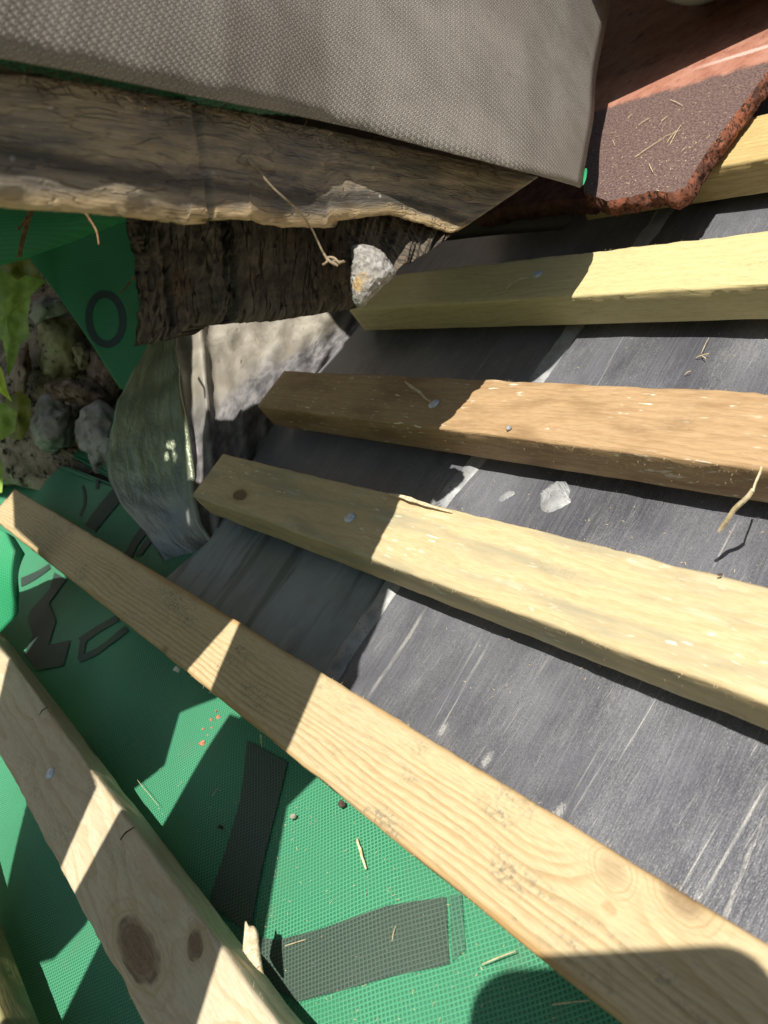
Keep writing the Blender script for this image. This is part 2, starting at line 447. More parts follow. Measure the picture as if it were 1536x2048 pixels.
def bark_mat():
    b = Mat("rotted_timber"); x, y, z = b.xyz('UV')
    w1 = b.noise(b.vec(x * 40, y * 30), 1, 4) - 0.5
    u = x + w1 * 0.010
    st = b.noise(b.vec(u * 300, y * 45), 1, 5, 0.7)
    bl = b.noise(b.vec(x * 130, y * 100), 1, 6, 0.7)
    fl = b.vor(b.vec(u * 120, y * 60), 1.0)
    crack = (b.noise(b.vec(u * 110, y * 22, 4.0), 1, 3, 0.6) - 0.5).abs().st(0.025, 0.0) * bl.st(0.4, 0.55)
    col = b.mix(bl.st(0.3, 0.68), (0.036, 0.033, 0.028), (0.105, 0.095, 0.078))
    col = b.mix(st.st(0.52, 0.72) * 0.55, col, (0.135, 0.122, 0.098))
    col = b.mix(st.st(0.42, 0.28) * 0.6, col, (0.016, 0.014, 0.011))
    col = b.mix(b.noise(b.vec(x * 60, y * 60, 7.0), 1, 4).st(0.58, 0.7) * 0.5, col, (0.10, 0.06, 0.035))
    col = b.mix(crack * 0.8, col, (0.005, 0.004, 0.003))
    return b.done(col, 0.85, st * 0.5 + bl * 1.0 + fl * 0.3 - crack * 0.8, 0.0022, 1.0, spec=0.2)
M_bark = bark_mat()
M_fibre = simple("splintered_fibre", (0.03, 0.026, 0.022), (0.20, 0.17, 0.13), 1, 0.8, 1.0, 0.002, 5, 0.25, (0.16, 0.075, 0.03), 1, (0.58, 0.72), coord='UV', stretch=(700, 60, 1))
M_mortar = simple("mortar_lump", (0.20, 0.185, 0.165), (0.43, 0.42, 0.40), 420, 0.95, 1.0, 0.0016, 6, 0.15, (0.44, 0.31, 0.15), 60, (0.56, 0.66))
def dusty():
    b = Mat("dusty_lead"); x, y, z = b.xyz('UV')
    n = b.noise(b.vec(x, y), 26, 5, 0.6, 0.4); n2 = b.noise(b.vec(x, y, 3.0), 130, 4, 0.6)
    pit = b.vor(b.vec(x + n2 * 0.01, y), 75).st(0.20, 0.08)
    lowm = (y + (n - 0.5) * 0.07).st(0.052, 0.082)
    col = b.mix(n.st(0.35, 0.65), (0.22, 0.20, 0.165), (0.40, 0.375, 0.32))
    col = b.mix(pit * n2.st(0.5, 0.6) * 0.9, col, (0.08, 0.065, 0.05))
    col = b.mix(n2.st(0.52, 0.72) * 0.45, col, (0.17, 0.155, 0.13))
    col = b.mix(b.noise(b.vec(x, y, 9.0), 60, 5, 0.7, 0.8).st(0.52, 0.68) * 0.6, col, (0.19, 0.165, 0.13))
    col = b.mix(lowm, col, b.mix(n2.st(0.35, 0.7), (0.10, 0.098, 0.105), (0.24, 0.23, 0.235)))  # lower part darkened in colour for the shade at its foot
    return b.done(col, n.st(0.3, 0.7, 0.50, 0.64), n * 1.0 + n2 * 0.3 - pit * 0.3, 0.0020, 0.7, spec=0.4, metal=0.08)
M_dust = dusty()
def flash_mat():
    b = Mat("green_reflect_flashing"); x, y, z = b.xyz('UV')
    n = b.noise(b.vec(x, y * 0.5), 34, 5, 0.6, 0.6); n2 = b.noise(b.vec(x * 1.6, y * 0.5, 2.0), 70, 4, 0.6, 0.5); n3 = b.noise(b.vec(x, y, 6.0), 260, 4, 0.65)
    up = (y + (n - 0.5) * 0.08).st(0.070, 0.125)
    col = b.mix(n.st(0.3, 0.7), (0.20, 0.215, 0.215), (0.40, 0.42, 0.41))
    grn = b.mix(n2.st(0.35, 0.7), (0.16, 0.195, 0.115), (0.30, 0.35, 0.21))  # green reflected from the membrane, painted into the colour
    col = b.mix(up * 0.85, col, grn)
    col = b.mix(n3.st(0.55, 0.7) * 0.35, col, (0.30, 0.30, 0.26))
    col = b.mix(n3.st(0.42, 0.3) * 0.4, col, (0.05, 0.055, 0.04))
    col = b.mix(n2.st(0.60, 0.72) * (y - 0.150).abs().st(0.06, 0.01) * 0.6, col, (0.22, 0.45, 0.24))  # painted green highlight halfway up the sheet
    col = b.mix(b.noise(b.vec(x * 2, y * .7, 5.0), 40, 3).st(0.62, 0.72) * up * 0.5, col, (0.30, 0.27, 0.10))
    return b.done(col, n.st(0.3, 0.7, 0.26, 0.44), n * 0.6 + n2 * 0.7 + n3 * 0.25, 0.003, 0.8, spec=0.6, metal=0.35)
M_flash = flash_mat()
M_rubble = simple("rubble_wall", (0.19, 0.155, 0.115), (0.48, 0.40, 0.31), 38, 0.9, 1.0, 0.01, 6, 0.2, (0.03, 0.024, 0.018), 80, (0.52, 0.66))
M_stone1 = simple("mossy_stone", (0.27, 0.245, 0.14), (0.46, 0.43, 0.28), 30, 0.85, 0.8, 0.004, 6, 0.25, (0.10, 0.10, 0.06), 110, (0.56, 0.7))
M_stone2 = simple("grey_stone", (0.22, 0.215, 0.20), (0.46, 0.45, 0.43), 26, 0.8, 0.8, 0.004, 6, 0.3, (0.12, 0.115, 0.10), 90, (0.55, 0.7))
M_stone3 = simple("brown_stone", (0.17, 0.12, 0.095), (0.36, 0.27, 0.22), 34, 0.9, 0.8, 0.004, 6, 0.2, (0.07, 0.04, 0.025), 90, (0.52, 0.68))
M_dark = simple("roof_boarding", (0.03, 0.026, 0.022), (0.07, 0.06, 0.05), 12, 0.9)  # used on the added sky blocker panels
M_nail = simple("galvanised_nail", (0.42, 0.48, 0.62), (0.70, 0.76, 0.88), 500, 0.45, 0.5, 0.0005, 3, 0.6, metal=0.2)
M_straw = simple("straw", (0.50, 0.39, 0.21), (0.72, 0.62, 0.42), 300, 0.6, 0.4, 0.0003, 3, 0.4)
M_chip = simple("pale_wood_chip", (0.55, 0.42, 0.26), (0.78, 0.66, 0.48), 1, 0.7, 0.8, 0.0006, 4, 0.3, (0.25, 0.15, 0.08), 1, (0.62, 0.72), stretch=(900, 200, 400))
M_twig = simple("twig_bark", (0.11, 0.06, 0.03), (0.27, 0.16, 0.08), 200, 0.8, 0.8, 0.0006, 4, 0.25)
M_root = simple("dry_root", (0.22, 0.17, 0.11), (0.42, 0.34, 0.23), 250, 0.85, 0.7, 0.0005, 4, 0.2)
M_hair = simple("matted_fibre", (0.05, 0.032, 0.017), (0.15, 0.10, 0.055), 200, 0.85, 0.3, 0.0003, 3, 0.25)
M_seal = simple("grey_mastic", (0.23, 0.24, 0.25), (0.36, 0.37, 0.375), 120, 0.45, 0.5, 0.0008, 4, 0.45, (0.18, 0.185, 0.19), 240, (0.6, 0.72))
M_white = simple("white_plastic", (0.70, 0.70, 0.69), (0.78, 0.78, 0.77), 20, 0.35, 0.1)
M_phone = simple("black_glass", (0.01, 0.01, 0.012), (0.015, 0.015, 0.018), 20, 0.2, 0.05)
M_brick = simple("red_crumb", (0.38, 0.13, 0.07), (0.60, 0.30, 0.19), 300, 0.9, 0.8, 0.0006)
M_barkchip = simple("dark_bark_chip", (0.05, 0.03, 0.022), (0.13, 0.08, 0.06), 300, 0.9, 0.8, 0.0006)
M_ground = simple("garden_ground", (0.05, 0.07, 0.025), (0.12, 0.13, 0.06), 0.6, 0.95, 0.3)
M_clay_edge = simple("broken_clay", (0.33, 0.120, 0.070), (0.11, 0.048, 0.034), 60, 0.95, 0.8, 0.0014, 6, 0.2, (0.045, 0.027, 0.022), 420, (0.48, 0.60))

def leaf_mat(name, c1, c2):
    b = Mat(name); x, y, z = b.xyz('UV')
    n = b.noise(b.vec(x, y), 60, 4, 0.6)
    vein = (x - 0.0 + (n - 0.5) * 0.002).abs()
    col = b.mix(n.st(0.3, 0.7), c1, c2)
    return b.done(col, 0.4, n, 0.002, 0.5, spec=0.5, **{'Subsurface Weight': 0.0})
M_leaf = leaf_mat("leaf_green", (0.17, 0.30, 0.04), (0.36, 0.52, 0.10))
M_leaf2 = leaf_mat("leaf_lime", (0.48, 0.66, 0.03), (0.60, 0.75, 0.08))
M_leaf3 = leaf_mat("leaf_olive", (0.13, 0.15, 0.012), (0.25, 0.26, 0.03))

def tile_mat():
    b = Mat("weathered_clay_tile"); x, y, z = b.xyz()
    o = TILE_O
    p, q = RE(1196, 224, .015) - o, RE(1536, 126, .015) - o
    dd = q - p; L = math.hypot(dd.x, dd.y); ux, uy = dd.x / L, dd.y / L
    n = b.noise(b.vec(x, y, z), 55, 5, 0.65); n2 = b.noise(b.vec(x, y, z), 700, 3, 0.7); n3 = b.noise(b.vec(x, y, z), 170, 4, 0.6)
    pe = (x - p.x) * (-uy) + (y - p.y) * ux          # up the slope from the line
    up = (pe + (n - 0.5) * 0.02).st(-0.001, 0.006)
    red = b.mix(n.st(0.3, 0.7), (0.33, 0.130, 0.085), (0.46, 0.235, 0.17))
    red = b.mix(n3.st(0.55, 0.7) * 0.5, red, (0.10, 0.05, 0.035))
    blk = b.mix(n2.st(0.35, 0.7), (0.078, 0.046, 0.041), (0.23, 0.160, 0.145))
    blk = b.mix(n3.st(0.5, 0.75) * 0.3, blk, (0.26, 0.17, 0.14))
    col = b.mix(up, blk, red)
    p2, q2 = RE(1400, 134, .015) - o, RE(1536, 92, .015) - o
    d2 = q2 - p2; L2 = math.hypot(d2.x, d2.y); vx, vy = d2.x / L2, d2.y / L2
    al = (x - p2.x) * vx + (y - p2.y) * vy; pp = ((x - p2.x) * (-vy) + (y - p2.y) * vx).abs()
    stre = (pp + (n - 0.5) * 0.004 + (n2 - 0.5) * 0.004).st(0.0032, 0.0006) * al.st(-0.012, 0.02)
    col = b.mix(stre * 0.6, col, (0.72, 0.60, 0.54))
    grime_shade = b.noise(b.vec(x, y, z + 1.0), 24, 5, 0.7).st(0.52, 0.7)
    col = b.mix(grime_shade.max(0.45) * (pe.st(0.025, 0.06)) * 0.9, col, (0.022, 0.014, 0.012))  # upper tile darkened in colour for the shade there, with some dirt
    return b.done(col, 0.85, n2 * 1.0 + n3 * 0.7, 0.0008, 0.9, spec=0.25)

# ------------------------------------------------------------------ setting
def sheet(name, pts, mat):
    o = mesh(name, pts, [tuple(range(len(pts)))], mat); fix_normals(o); return tag(o, kind="structure")
sheet("ground", [Vector((sx * 150, sy * 150, 0)) for sx, sy in ((-1, -1), (1, -1), (1, 1), (-1, 1))], M_ground)
deck = mesh("roof_boarding", [W(r_, e_, n_) for n_ in (-.075, -.055) for r_, e_ in ((-2.2, -2.6), (1.2, -2.6), (1.2, 2.2), (-2.2, 2.2))],
            [(3, 2, 1, 0), (4, 5, 6, 7), (0, 1, 5, 4), (1, 2, 6, 5), (2, 3, 7, 6), (3, 0, 4, 7)], M_dark, smooth=False)
tag(deck, "dark timber boarding of the roof slope beneath the membrane and lead", "roof")

# ------------------------------------------------------------------ lead valley lining
NL = -0.031
def lead_h(r_, e_):
    s = 0.0012 * math.sin(r_ * 31 + 1.0) * math.cos(e_ * 9) + 0.0008 * nz((r_, e_, 0), 22) + 0.0005 * nz((r_, e_, 3), 60)
    return NL + s
UM = lambda mm: (lambda q: q.dot(Ec) / q.dot(Nc))(Vector((0, 690 + 1215 * mm - 1024, F)))
e_low = UM(0.70) * (H - NL)
lb = [RE(345, 1160, NL), RE(432, 1085, NL), RE(480, 990, NL), RE(560, 850, NL), RE(740, 640, NL)]
lb = sorted([(p.y, p.x) for p in lb])
def lead_left(e_):
    if e_ <= lb[0][0]: return lb[0][1] - 0.01
    if e_ >= lb[-1][0]: return lb[-1][1] - (e_ - lb[-1][0]) * 0.6 - 0.01
    for (a, ra), (c, rc) in zip(lb, lb[1:]):
        if a <= e_ <= c: return ra + (rc - ra) * (e_ - a) / (c - a) - 0.01
NE_, NR_ = 90, 110
vs = []
for j in range(NE_ + 1):
    e_ = e_low + (0.62 - e_low) * j / NE_
    rl = lead_left(e_)
    for i in range(NR_ + 1):
        r_ = rl + (0.42 - rl) * i / NR_
        vs.append(W(r_, e_, lead_h(r_, e_)))
n_ = NR_ + 1
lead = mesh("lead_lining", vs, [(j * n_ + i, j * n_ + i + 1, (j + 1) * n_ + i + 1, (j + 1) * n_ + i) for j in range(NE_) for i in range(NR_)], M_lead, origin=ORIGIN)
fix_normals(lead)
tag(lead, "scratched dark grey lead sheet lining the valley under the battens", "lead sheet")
# mastic line along the lap of the two lead sheets
def bead(name, pts, wd, hh, mat, parent, ns=7, seed=0):
    path = smooth_path([Vector((*RE(x, y, NL).xy, 0)) for x, y in pts], 14)
    vs, fs = [], []
    for i, p in enumerate(path):
        d = (path[min(i + 1, len(path) - 1)] - path[max(i - 1, 0)]).normalized(); s = Vector((-d.y, d.x, 0))
        t = i / (len(path) - 1)
        ww = (wd(t) if callable(wd) else wd) * (1 + 0.16 * nz((i * .21, seed, 0), 1) + 0.05 * nz((i * .9, seed, 2), 1))
        for k in range(ns):
            a = k / (ns - 1) * 2 - 1
            q = p + s * (a * ww / 2)
            hgt = hh * (1 - a * a) ** 0.5 * (0.8 + 0.5 * nz((i * .3, k * .7, seed), 1))
            vs.append(W(q.x, q.y, lead_h(q.x, q.y) - 0.0004 + max(0, hgt)))
    fs = [(i * ns + k, i * ns + k + 1, (i + 1) * ns + k + 1, (i + 1) * ns + k) for i in range(len(path) - 1) for k in range(ns - 1)]
    o = mesh(name, vs, fs, mat, parent); fix_normals(o); return o
bead("lap_seam", [(1335, 415), (1290, 480), (1215, 580), (1150, 655), (1080, 755), (950, 925), (880, 1010), (780, 1175), (700, 1290), (655, 1365), (600, 1460)], lambda t: 0.0150 - 0.003 * t, 0.0034, M_seal, lead, seed=1)
bead("mastic_smear", [(1138, 973), (1120, 985), (1104, 1000), (1088, 990)], lambda t: 0.004 + 0.016 * math.sin(math.pi * min(1, t * 1.05)) , 0.0035, M_seal, lead, ns=9, seed=5)
bead("mastic_smear", [(1030, 985), (1012, 992), (998, 1003)], lambda t: 0.002 + 0.005 * math.sin(math.pi * t), 0.0010, M_seal, lead, seed=8)

# dusty upturned lead at the far end and the flashing piece with painted reflections
UPT = [(340, 600, .665), (385, 600, .665), (520, 590, .69), (640, 590, .71), (760, 560, .74)]
UPB = [(405, 1100, .575), (440, 1075, .578), (480, 1000, .59), (575, 850, .645), (740, 650, .71)]
def updisp(p, u, v, a, c):
    ridge = 0.012 * math.exp(-((u - (0.125 - 0.06 * v)) / 0.035) ** 2)
    return ridge - 0.006 * math.exp(-((u - 0.04) / 0.03) ** 2) + 0.012 * nz((a * 14, c * 14, 1), 1) + 0.006 * nz((a * 45, c * 45, 4), 1) + 0.0005 * nz((a * 140, c * 140, 8), 1)
up = loft("lead_upstand", UPT, UPB, 70, 60, M_dust, None, 0.003, disp=updisp)
tag(up, "dusty beige lead turned up behind the batten ends, pitted and dark towards its foot", "lead sheet")
FL = [(286, 600, .63), (292, 690, .63), (262, 760, .63), (240, 800, .63), (232, 850, .625), (213, 905, .62), (216, 960, .615), (245, 1010, .61), (290, 1062, .605), (322, 1112, .60), (350, 1170, .592)]
FRr = [(352, 600, .645), (356, 700, .638), (370, 800, .622), (382, 880, .608), (392, 950, .598), (396, 1000, .59), (408, 1050, .58), (430, 1086, .572), (470, 1110, .569), (495, 1120, .568), (520, 1150, .566)]
def fl_disp(p, u, v, a, c):
    w1 = nz((a * 16, c * 10, 9), 1)
    crease = 1 - abs(2 * ((a * 9 + c * 14 + 0.5 * w1) % 1.0) - 1)
    return 0.004 * w1 + 0.0025 * abs(nz((a * 40, c * 26, 3), 1)) + 0.0034 * crease - 0.006 * math.sin(math.pi * v) + 0.003 * math.exp(-((v - 0.95) / 0.04) ** 2)
fl = loft("flashing_piece", FL, FRr, 70, 26, M_flash, None, 0.0012, disp=fl_disp)
# uv runs u along height here: swap so y is height from the foot
for l in fl.data.uv_layers[0].data: l.uv = (l.uv[1], 0.26 - l.uv[0])
tag(fl, "curled flashing piece, green reflections painted in, standing at the left end of the lead", "flashing")

# ------------------------------------------------------------------ green membrane on the slope
NM = -0.0355
def mem_h(r_, e_):
    far = max(0.0, min(1.0, (-r_ - 0.25) / 0.25))
    return NM + 0.0022 * math.sin(e_ * 26 + r_ * 9) * 0.6 + 0.0026 * nz((r_, e_, 5), 16) + 0.0009 * abs(nz((r_ * 1.0 + e_ * 0.6, e_ * 0.35, 2), 30)) - 0.006 * far * (0.5 + 0.5 * math.sin(r_ * 38 + e_ * 30))
me_pts = [RE(-500, 860, NM), RE(0, 880, NM), RE(90, 890, NM), RE(160, 925, NM), RE(232, 962, NM), RE(330, 1010, NM)]
me_pts = sorted([(p.y, p.x) for p in me_pts])
def mem_left(e_):
    if e_ <= me_pts[0][0]: return me_pts[0][1]
    if e_ >= me_pts[-1][0]: return me_pts[-1][1]
    for (a, ra), (c, rc) in zip(me_pts, me_pts[1:]):
        if a <= e_ <= c: return ra + (rc - ra) * (e_ - a) / (c - a)
EA, EB = -0.75, 0.20
NE_, NR_ = 300, 300
vs = []
for j in range(NE_ + 1):
    e_ = EA + (EB - EA) * j / NE_
    rl = mem_left(e_)
    for i in range(NR_ + 1):
        t = i / NR_
        r_ = rl + (0.42 - rl) * t
        vs.append(W(r_, e_, mem_h(r_, e_)))
n_ = NR_ + 1
mem = mesh("roof_membrane", vs, [(j * n_ + i, j * n_ + i + 1, (j + 1) * n_ + i + 1, (j + 1) * n_ + i) for j in range(NE_) for i in range(NR_)], M_green, origin=ORIGIN)
fix_normals(mem)
tag(mem, "green dimpled roofing membrane with large dark printed lettering under the lowest battens", "roofing membrane")

def ink_poly(pts_px, mat, parent, hfun, n0, lift=0.0009, step=0.003, name="printed_letter", holes=None):
    bm = bmesh.new()
    vs = [bm.verts.new((*RE(x, y, n0).xy, 0)) for x, y in pts_px]
    f = bm.faces.new(vs)
    bmesh.ops.triangulate(bm, faces=[f])
    xs = [v.co.x for v in bm.verts]; ys = [v.co.y for v in bm.verts]
    for ax, (lo, hi) in ((0, (min(xs), max(xs))), (1, (min(ys), max(ys)))):
        k = lo + step
        while k < hi:
            c = Vector((k, 0, 0)) if ax == 0 else Vector((0, k, 0)); no = Vector((1, 0, 0)) if ax == 0 else Vector((0, 1, 0))
            bmesh.ops.bisect_plane(bm, geom=bm.verts[:] + bm.edges[:] + bm.faces[:], plane_co=c, plane_no=no)
            k += step
    bm.verts.index_update()
    vv = [W(v.co.x, v.co.y, hfun(v.co.x, v.co.y) + lift) for v in bm.verts]
    ff = [tuple(v.index for v in f.verts) for f in bm.faces]
    bm.free()
    o = mesh(name, vv, ff, mat, parent); fix_normals(o); return o
def stroke(pts, wd):
    path = [Vector((x, y)) for x, y in pts]; L, Rr = [], []
    for i, p in enumerate(path):
        d = (path[min(i + 1, len(path) - 1)] - path[max(i - 1, 0)]).normalized(); s = Vector((-d.y, d.x)) * wd / 2
        L.append(tuple(p + s)); Rr.append(tuple(p - s))
    return L + Rr[::-1]
c6 = lambda pts: [(x / 2.954, 800 + y / 2.954) for x, y in pts]
c3 = lambda pts: [(400 + x / 2.194, 1450 + y / 2.194) for x, y in pts]
INK = [c6([(690, 520), (725, 585), (570, 782), (505, 742)]),
       stroke(c6([(470, 490), (490, 560), (488, 610), (460, 675)]), 6),
       stroke(c6([(575, 460), (572, 525)]), 7),
       c6([(100, 1035), (265, 948), (285, 985), (100, 1085)]),
       c6([(318, 1015), (392, 1058), (285, 1195), (320, 1300), (275, 1440), (398, 1405), (352, 1555), (205, 1590), (128, 1500), (185, 1385), (150, 1280), (165, 1235), (290, 1110)]),
       stroke(c6([(452, 1520), (472, 1400)]), 12), stroke(c6([(455, 1410), (560, 1345), (700, 1290)]), 14), stroke(c6([(440, 1515), (560, 1475), (680, 1415), (760, 1360)]), 13),
       c6([(830, 700), (885, 760), (800, 860), (770, 930), (715, 890), (760, 790)]), c6([(880, 800), (910, 830), (840, 920), (790, 915)]),
       c3([(215, 75), (205, 180), (180, 340), (120, 560), (55, 760), (60, 800), (240, 930), (240, 860), (255, 750), (290, 560), (340, 330), (380, 160)]),
       c3([(235, 930), (350, 950), (560, 900), (840, 800), (1083, 755), (1095, 1050), (850, 1110), (620, 1180), (450, 1222), (320, 1150)])]
M_bold = membrane('printed_ink_bold', (0.050, 0.085, 0.072), (0.020, 0.040, 0.034), PANG)
for k_, pl in enumerate(INK): ink_poly(pl, M_bold if k_ < 10 else M_print, mem, mem_h, NM)
M_faded = membrane("faded_ink", (0.095, 0.24, 0.155), (0.024, 0.095, 0.06), PANG)
ink_poly(c3([(1095, 748), (1150, 745), (1165, 985), (1108, 1040)]), M_faded, mem, mem_h, NM)

# ------------------------------------------------------------------ battens
def batten(name, mt, mb, x_end_top, x_end_low, mat, label, r_end=0.40, seed=0, width=None, skew=None, slope_n=0.0):
    """mt/mb: picture slopes of the upper and lower top edges through the common vanishing point; x_end_*: picture x of the far cut"""
    ea, eb = UM(mt) * H, UM(mb) * H
    e1, e0 = max(ea, eb), min(ea, eb)
    yv = lambda x, s: 690 + (x + 447) * s
    def rr(x, s): return RE(x, yv(x, s), 0.0).x
    r1, r0 = (rr(x_end_top, mt), rr(x_end_low, mb)) if ea > eb else (rr(x_end_low, mb), rr(x_end_top, mt))
    ec, wd, th, rad = (e0 + e1) / 2, e1 - e0, 0.0215, 0.0016
    prof = []
    for (qe, qn, a0) in ((wd / 2 - rad, -rad, 0), (-wd / 2 + rad, -rad, 90), (-wd / 2 + rad, -th + rad, 180), (wd / 2 - rad, -th + rad, 270)):
        for k in range(4):
            a = R(a0 + 30 * k); prof.append((qe + rad * math.cos(a), qn + rad * math.sin(a)))
    # add mid points on the faces
    full = []
    for i, p in enumerate(prof):
        q = prof[(i + 1) % len(prof)]; full.append(p)
        if i % 4 == 3:
            m_ = 8 if i in (3, 11) else 4
            for k in range(1, m_): full.append((p[0] + (q[0] - p[0]) * k / m_, p[1] + (q[1] - p[1]) * k / m_))
    NS = 220; org = W(0, ec, 0)
    vs = []
    for i in range(NS + 1):
        t = i / NS
        for (de, dn) in full:
            rs = r0 + (r1 - r0) * (de + wd / 2) / wd
            r_ = rs + (r_end - rs) * t
            k = 0.00035 * nz((r_ * 60, de * 300 + seed, dn * 300), 1) + 0.00030 * nz((r_ * 240, de * 500 + seed, dn * 500), 1)
            edge = max(0, abs(de) - wd / 2 + 0.004) / 0.004
            k2 = -0.0007 * edge * max(0, nz((r_ * 35, seed * 3 + (1 if de > 0 else 9), 0), 1))
            bow = 0.0006 * math.sin(r_ * 7 + seed)
            vs.append(W(r_, ec + de * (1 + (k + k2) / (wd / 2)) + bow, dn + k + k2 * (1 if dn > -0.01 else 0)))
    n = len(full)
    fs = [(i * n + k, i * n + (k + 1) % n, (i + 1) * n + (k + 1) % n, (i + 1) * n + k) for i in range(NS) for k in range(n)]
    fs += [tuple(range(n)), tuple(NS * n + k for k in range(n))[::-1]]
    o = mesh("roofing_batten", vs, fs, mat, None, origin=org); fix_normals(o)
    tag(o, label, "batten", "roofing battens nailed across the valley")
    return o
def kn(x, y, mt, mb, ra, rb, dark, push):
    p = RE(x, y, 0); ec = (UM(mt) + UM(mb)) * H / 2
    return (p.x, p.y - ec, ra, rb, dark, push)
WOOD_LIGHT, WOOD_RING = (0.60, 0.47, 0.265), (0.36, 0.20, 0.065)
w0 = wood("pine_batten_top", (0.58, 0.45, 0.20), (0.34, 0.20, 0.06), 300, 0.3, seed=1.0, mildew=0.2, brown=0.2)
w1 = wood("pine_batten_yellow", (0.63, 0.545, 0.285), (0.44, 0.32, 0.13), 170, 0.16, seed=2.0, mildew=0.25, bands=0.12, stain=(0.46, 0.38, 0.18))
w2 = wood("brown_batten", (0.485, 0.330, 0.180), (0.27, 0.155, 0.068), 260, 0.25, seed=3.0, mildew=0.25, flecks=1.0, brown=0.65)
w3 = wood("pine_batten_streaked", (0.61, 0.50, 0.295), (0.43, 0.30, 0.13), 150, 0.26, seed=4.0, mildew=0.2, flecks=0.9, bands=0.8, stain=(0.36, 0.33, 0.225), tint=(0.50, 0.60, 0.46),
          knots=[kn(480, 990, .243, .363, .0085, .0042, 0.95, 1.2)])
w4 = wood("pine_batten_ringed", (0.60, 0.49, 0.295), (0.37, 0.235, 0.10), 360, 0.60, 0.7, seed=5.0, mildew=0.9, edge=(0.42, 0.25, 0.09), bands=0.12, ringmask=(0.013, 0.004),
          knots=[kn(1225, 1738, .60, .80, .0050, .0042, 0.18, -3.5), kn(1365, 1795, .60, .80, .0070, .0044, 0.48, -3.0), kn(330, 1300, .60, .80, .004, .002, .5, 0)])
w5 = wood("pine_batten_knotty", (0.62, 0.54, 0.39), (0.44, 0.31, 0.15), 120, 0.5, 0.8, seed=6.0, mildew=0.42, bands=0.25, stain=(0.44, 0.41, 0.31),
          knots=[kn(275, 1897, 1.345, 1.845, .0190, .0068, 0.80, 2.6), kn(390, 1890, 1.345, 1.845, .0052, .0042, 0.80, -1.6)])
w6 = wood("green_batten", (0.30, 0.28, 0.13), (0.2, 0.15, 0.06), 300, 0.4, seed=7.0, mildew=0.3)
LB = {}
LB['b0'] = batten('b0', -.235, -.19, 1150, 1150, w0, "pine batten partly hidden under the broken clay tile", seed=1)
LB['b1'] = batten('b1', -.1155, -.0616, 690, 700, w1, "smooth yellow pine batten next below the broken clay tile", seed=2)
LB['b2'] = batten('b2', .0483, .1270, 570, 515, w2, "brown stained batten with pale flecks between two yellow pine battens", seed=3)
LB['b3'] = batten('b3', .243, .363, 447, 383, w3, "streaked cream batten with a dark knot near its cut left end", seed=4)
LB['b4'] = batten('b4', .600, .800, 30, -18, w4, "long fine ringed batten along the border of lead and green membrane", seed=5)
LB['b5'] = batten('b5', 1.345, 1.845, -120, -150, w5, "pale batten with two round dark knots lying on the green membrane", seed=6)
LB['b6'] = batten('b6', 2.95, 5.2, -160, -180, w6, "green tinged batten showing only its side in the bottom left corner", seed=7)

def nail(x, y, par, rad=0.0036, tilt=0.0):
    c = RE(x, y, 0.0); vs, fs = [], []
    rings = [(0.15, .0011), (0.7, .0010), (0.95, .0006), (1.0, -.0002), (0.45, -.0006), (0.45, -.012)]
    for (k, hh) in rings:
        for a in range(14):
            t = 2 * math.pi * a / 14; q = 1 + 0.12 * nz((a * .7, x, 0), 1)
            dx, dy = rad * k * q * math.cos(t), rad * k * 0.85 * q * math.sin(t)
            vs.append(W(c.x + dx, c.y + dy, hh + tilt * dx + 0.0002 * nz((a, k * 5, x), 1)))
    n = 14
    fs = [tuple(range(n))] + [(i * n + a, i * n + (a + 1) % n, (i + 1) * n + (a + 1) % n, (i + 1) * n + a) for i in range(len(rings) - 1) for a in range(n)]
    o = mesh("nail_head", vs, fs, M_nail, par); fix_normals(o); return o
nail(1075, 549, LB['b1']); nail(868, 808, LB['b2'], .0040, 0.1); nail(700, 1036, LB['b3'], .0039); nail(101, 1547, LB['b5'], .0038)

def sliver(name, p0, p1, wd, mat, parent=None, bend=0.0, th=0.0005, up=None, n=8, taper=0.6):
    d = p1 - p0; upv = up if up is not None else ROOF @ Vector((0, 0, 1)); s = d.cross(upv).normalized(); upv = s.cross(d).normalized()
    vs, fs = [], []
    for i in range(n + 1):
        t = i / n; p = p0 + d * t + upv * (bend * math.sin(math.pi * t)) + s * (wd * 0.35 * nz((t * 3, p0.x * 90, p0.y * 70), 1))
        ww = wd * 0.72 * (1 - taper * abs(2 * t - 0.8)) * (1 + 0.4 * nz((t * 9, p0.y * 80, 1), 1)); ww = max(ww, wd * 0.15)
        for (a, c_) in ((-.5, 0), (.5, 0), (.5, 1), (-.5, 1)): vs.append(p + s * (a * ww) + upv * (th * c_))
    fs = [(i * 4 + k, i * 4 + (k + 1) % 4, i * 4 + 4 + (k + 1) % 4, i * 4 + 4 + k) for i in range(n) for k in range(4)] + [(0, 1, 2, 3), (n * 4 + 3, n * 4 + 2, n * 4 + 1, n * 4)]
    o = mesh(name, vs, fs, mat, parent, smooth=False); fix_normals(o); return o
def PN(x, y, n): return P(x, y, n)
sliver("wood_splinter", PN(1012, 580, .001), PN(1058, 554, .003), .0028, M_chip, LB['b1'], .002)
sliver("wood_splinter", PN(810, 764, .006), PN(864, 806, .0015), .0026, M_chip, LB['b2'], .001)
sliver("split_edge", PN(778, 990, .0015), PN(905, 1026, .0003), .0030, M_chip, LB['b3'], .0012, .0008)

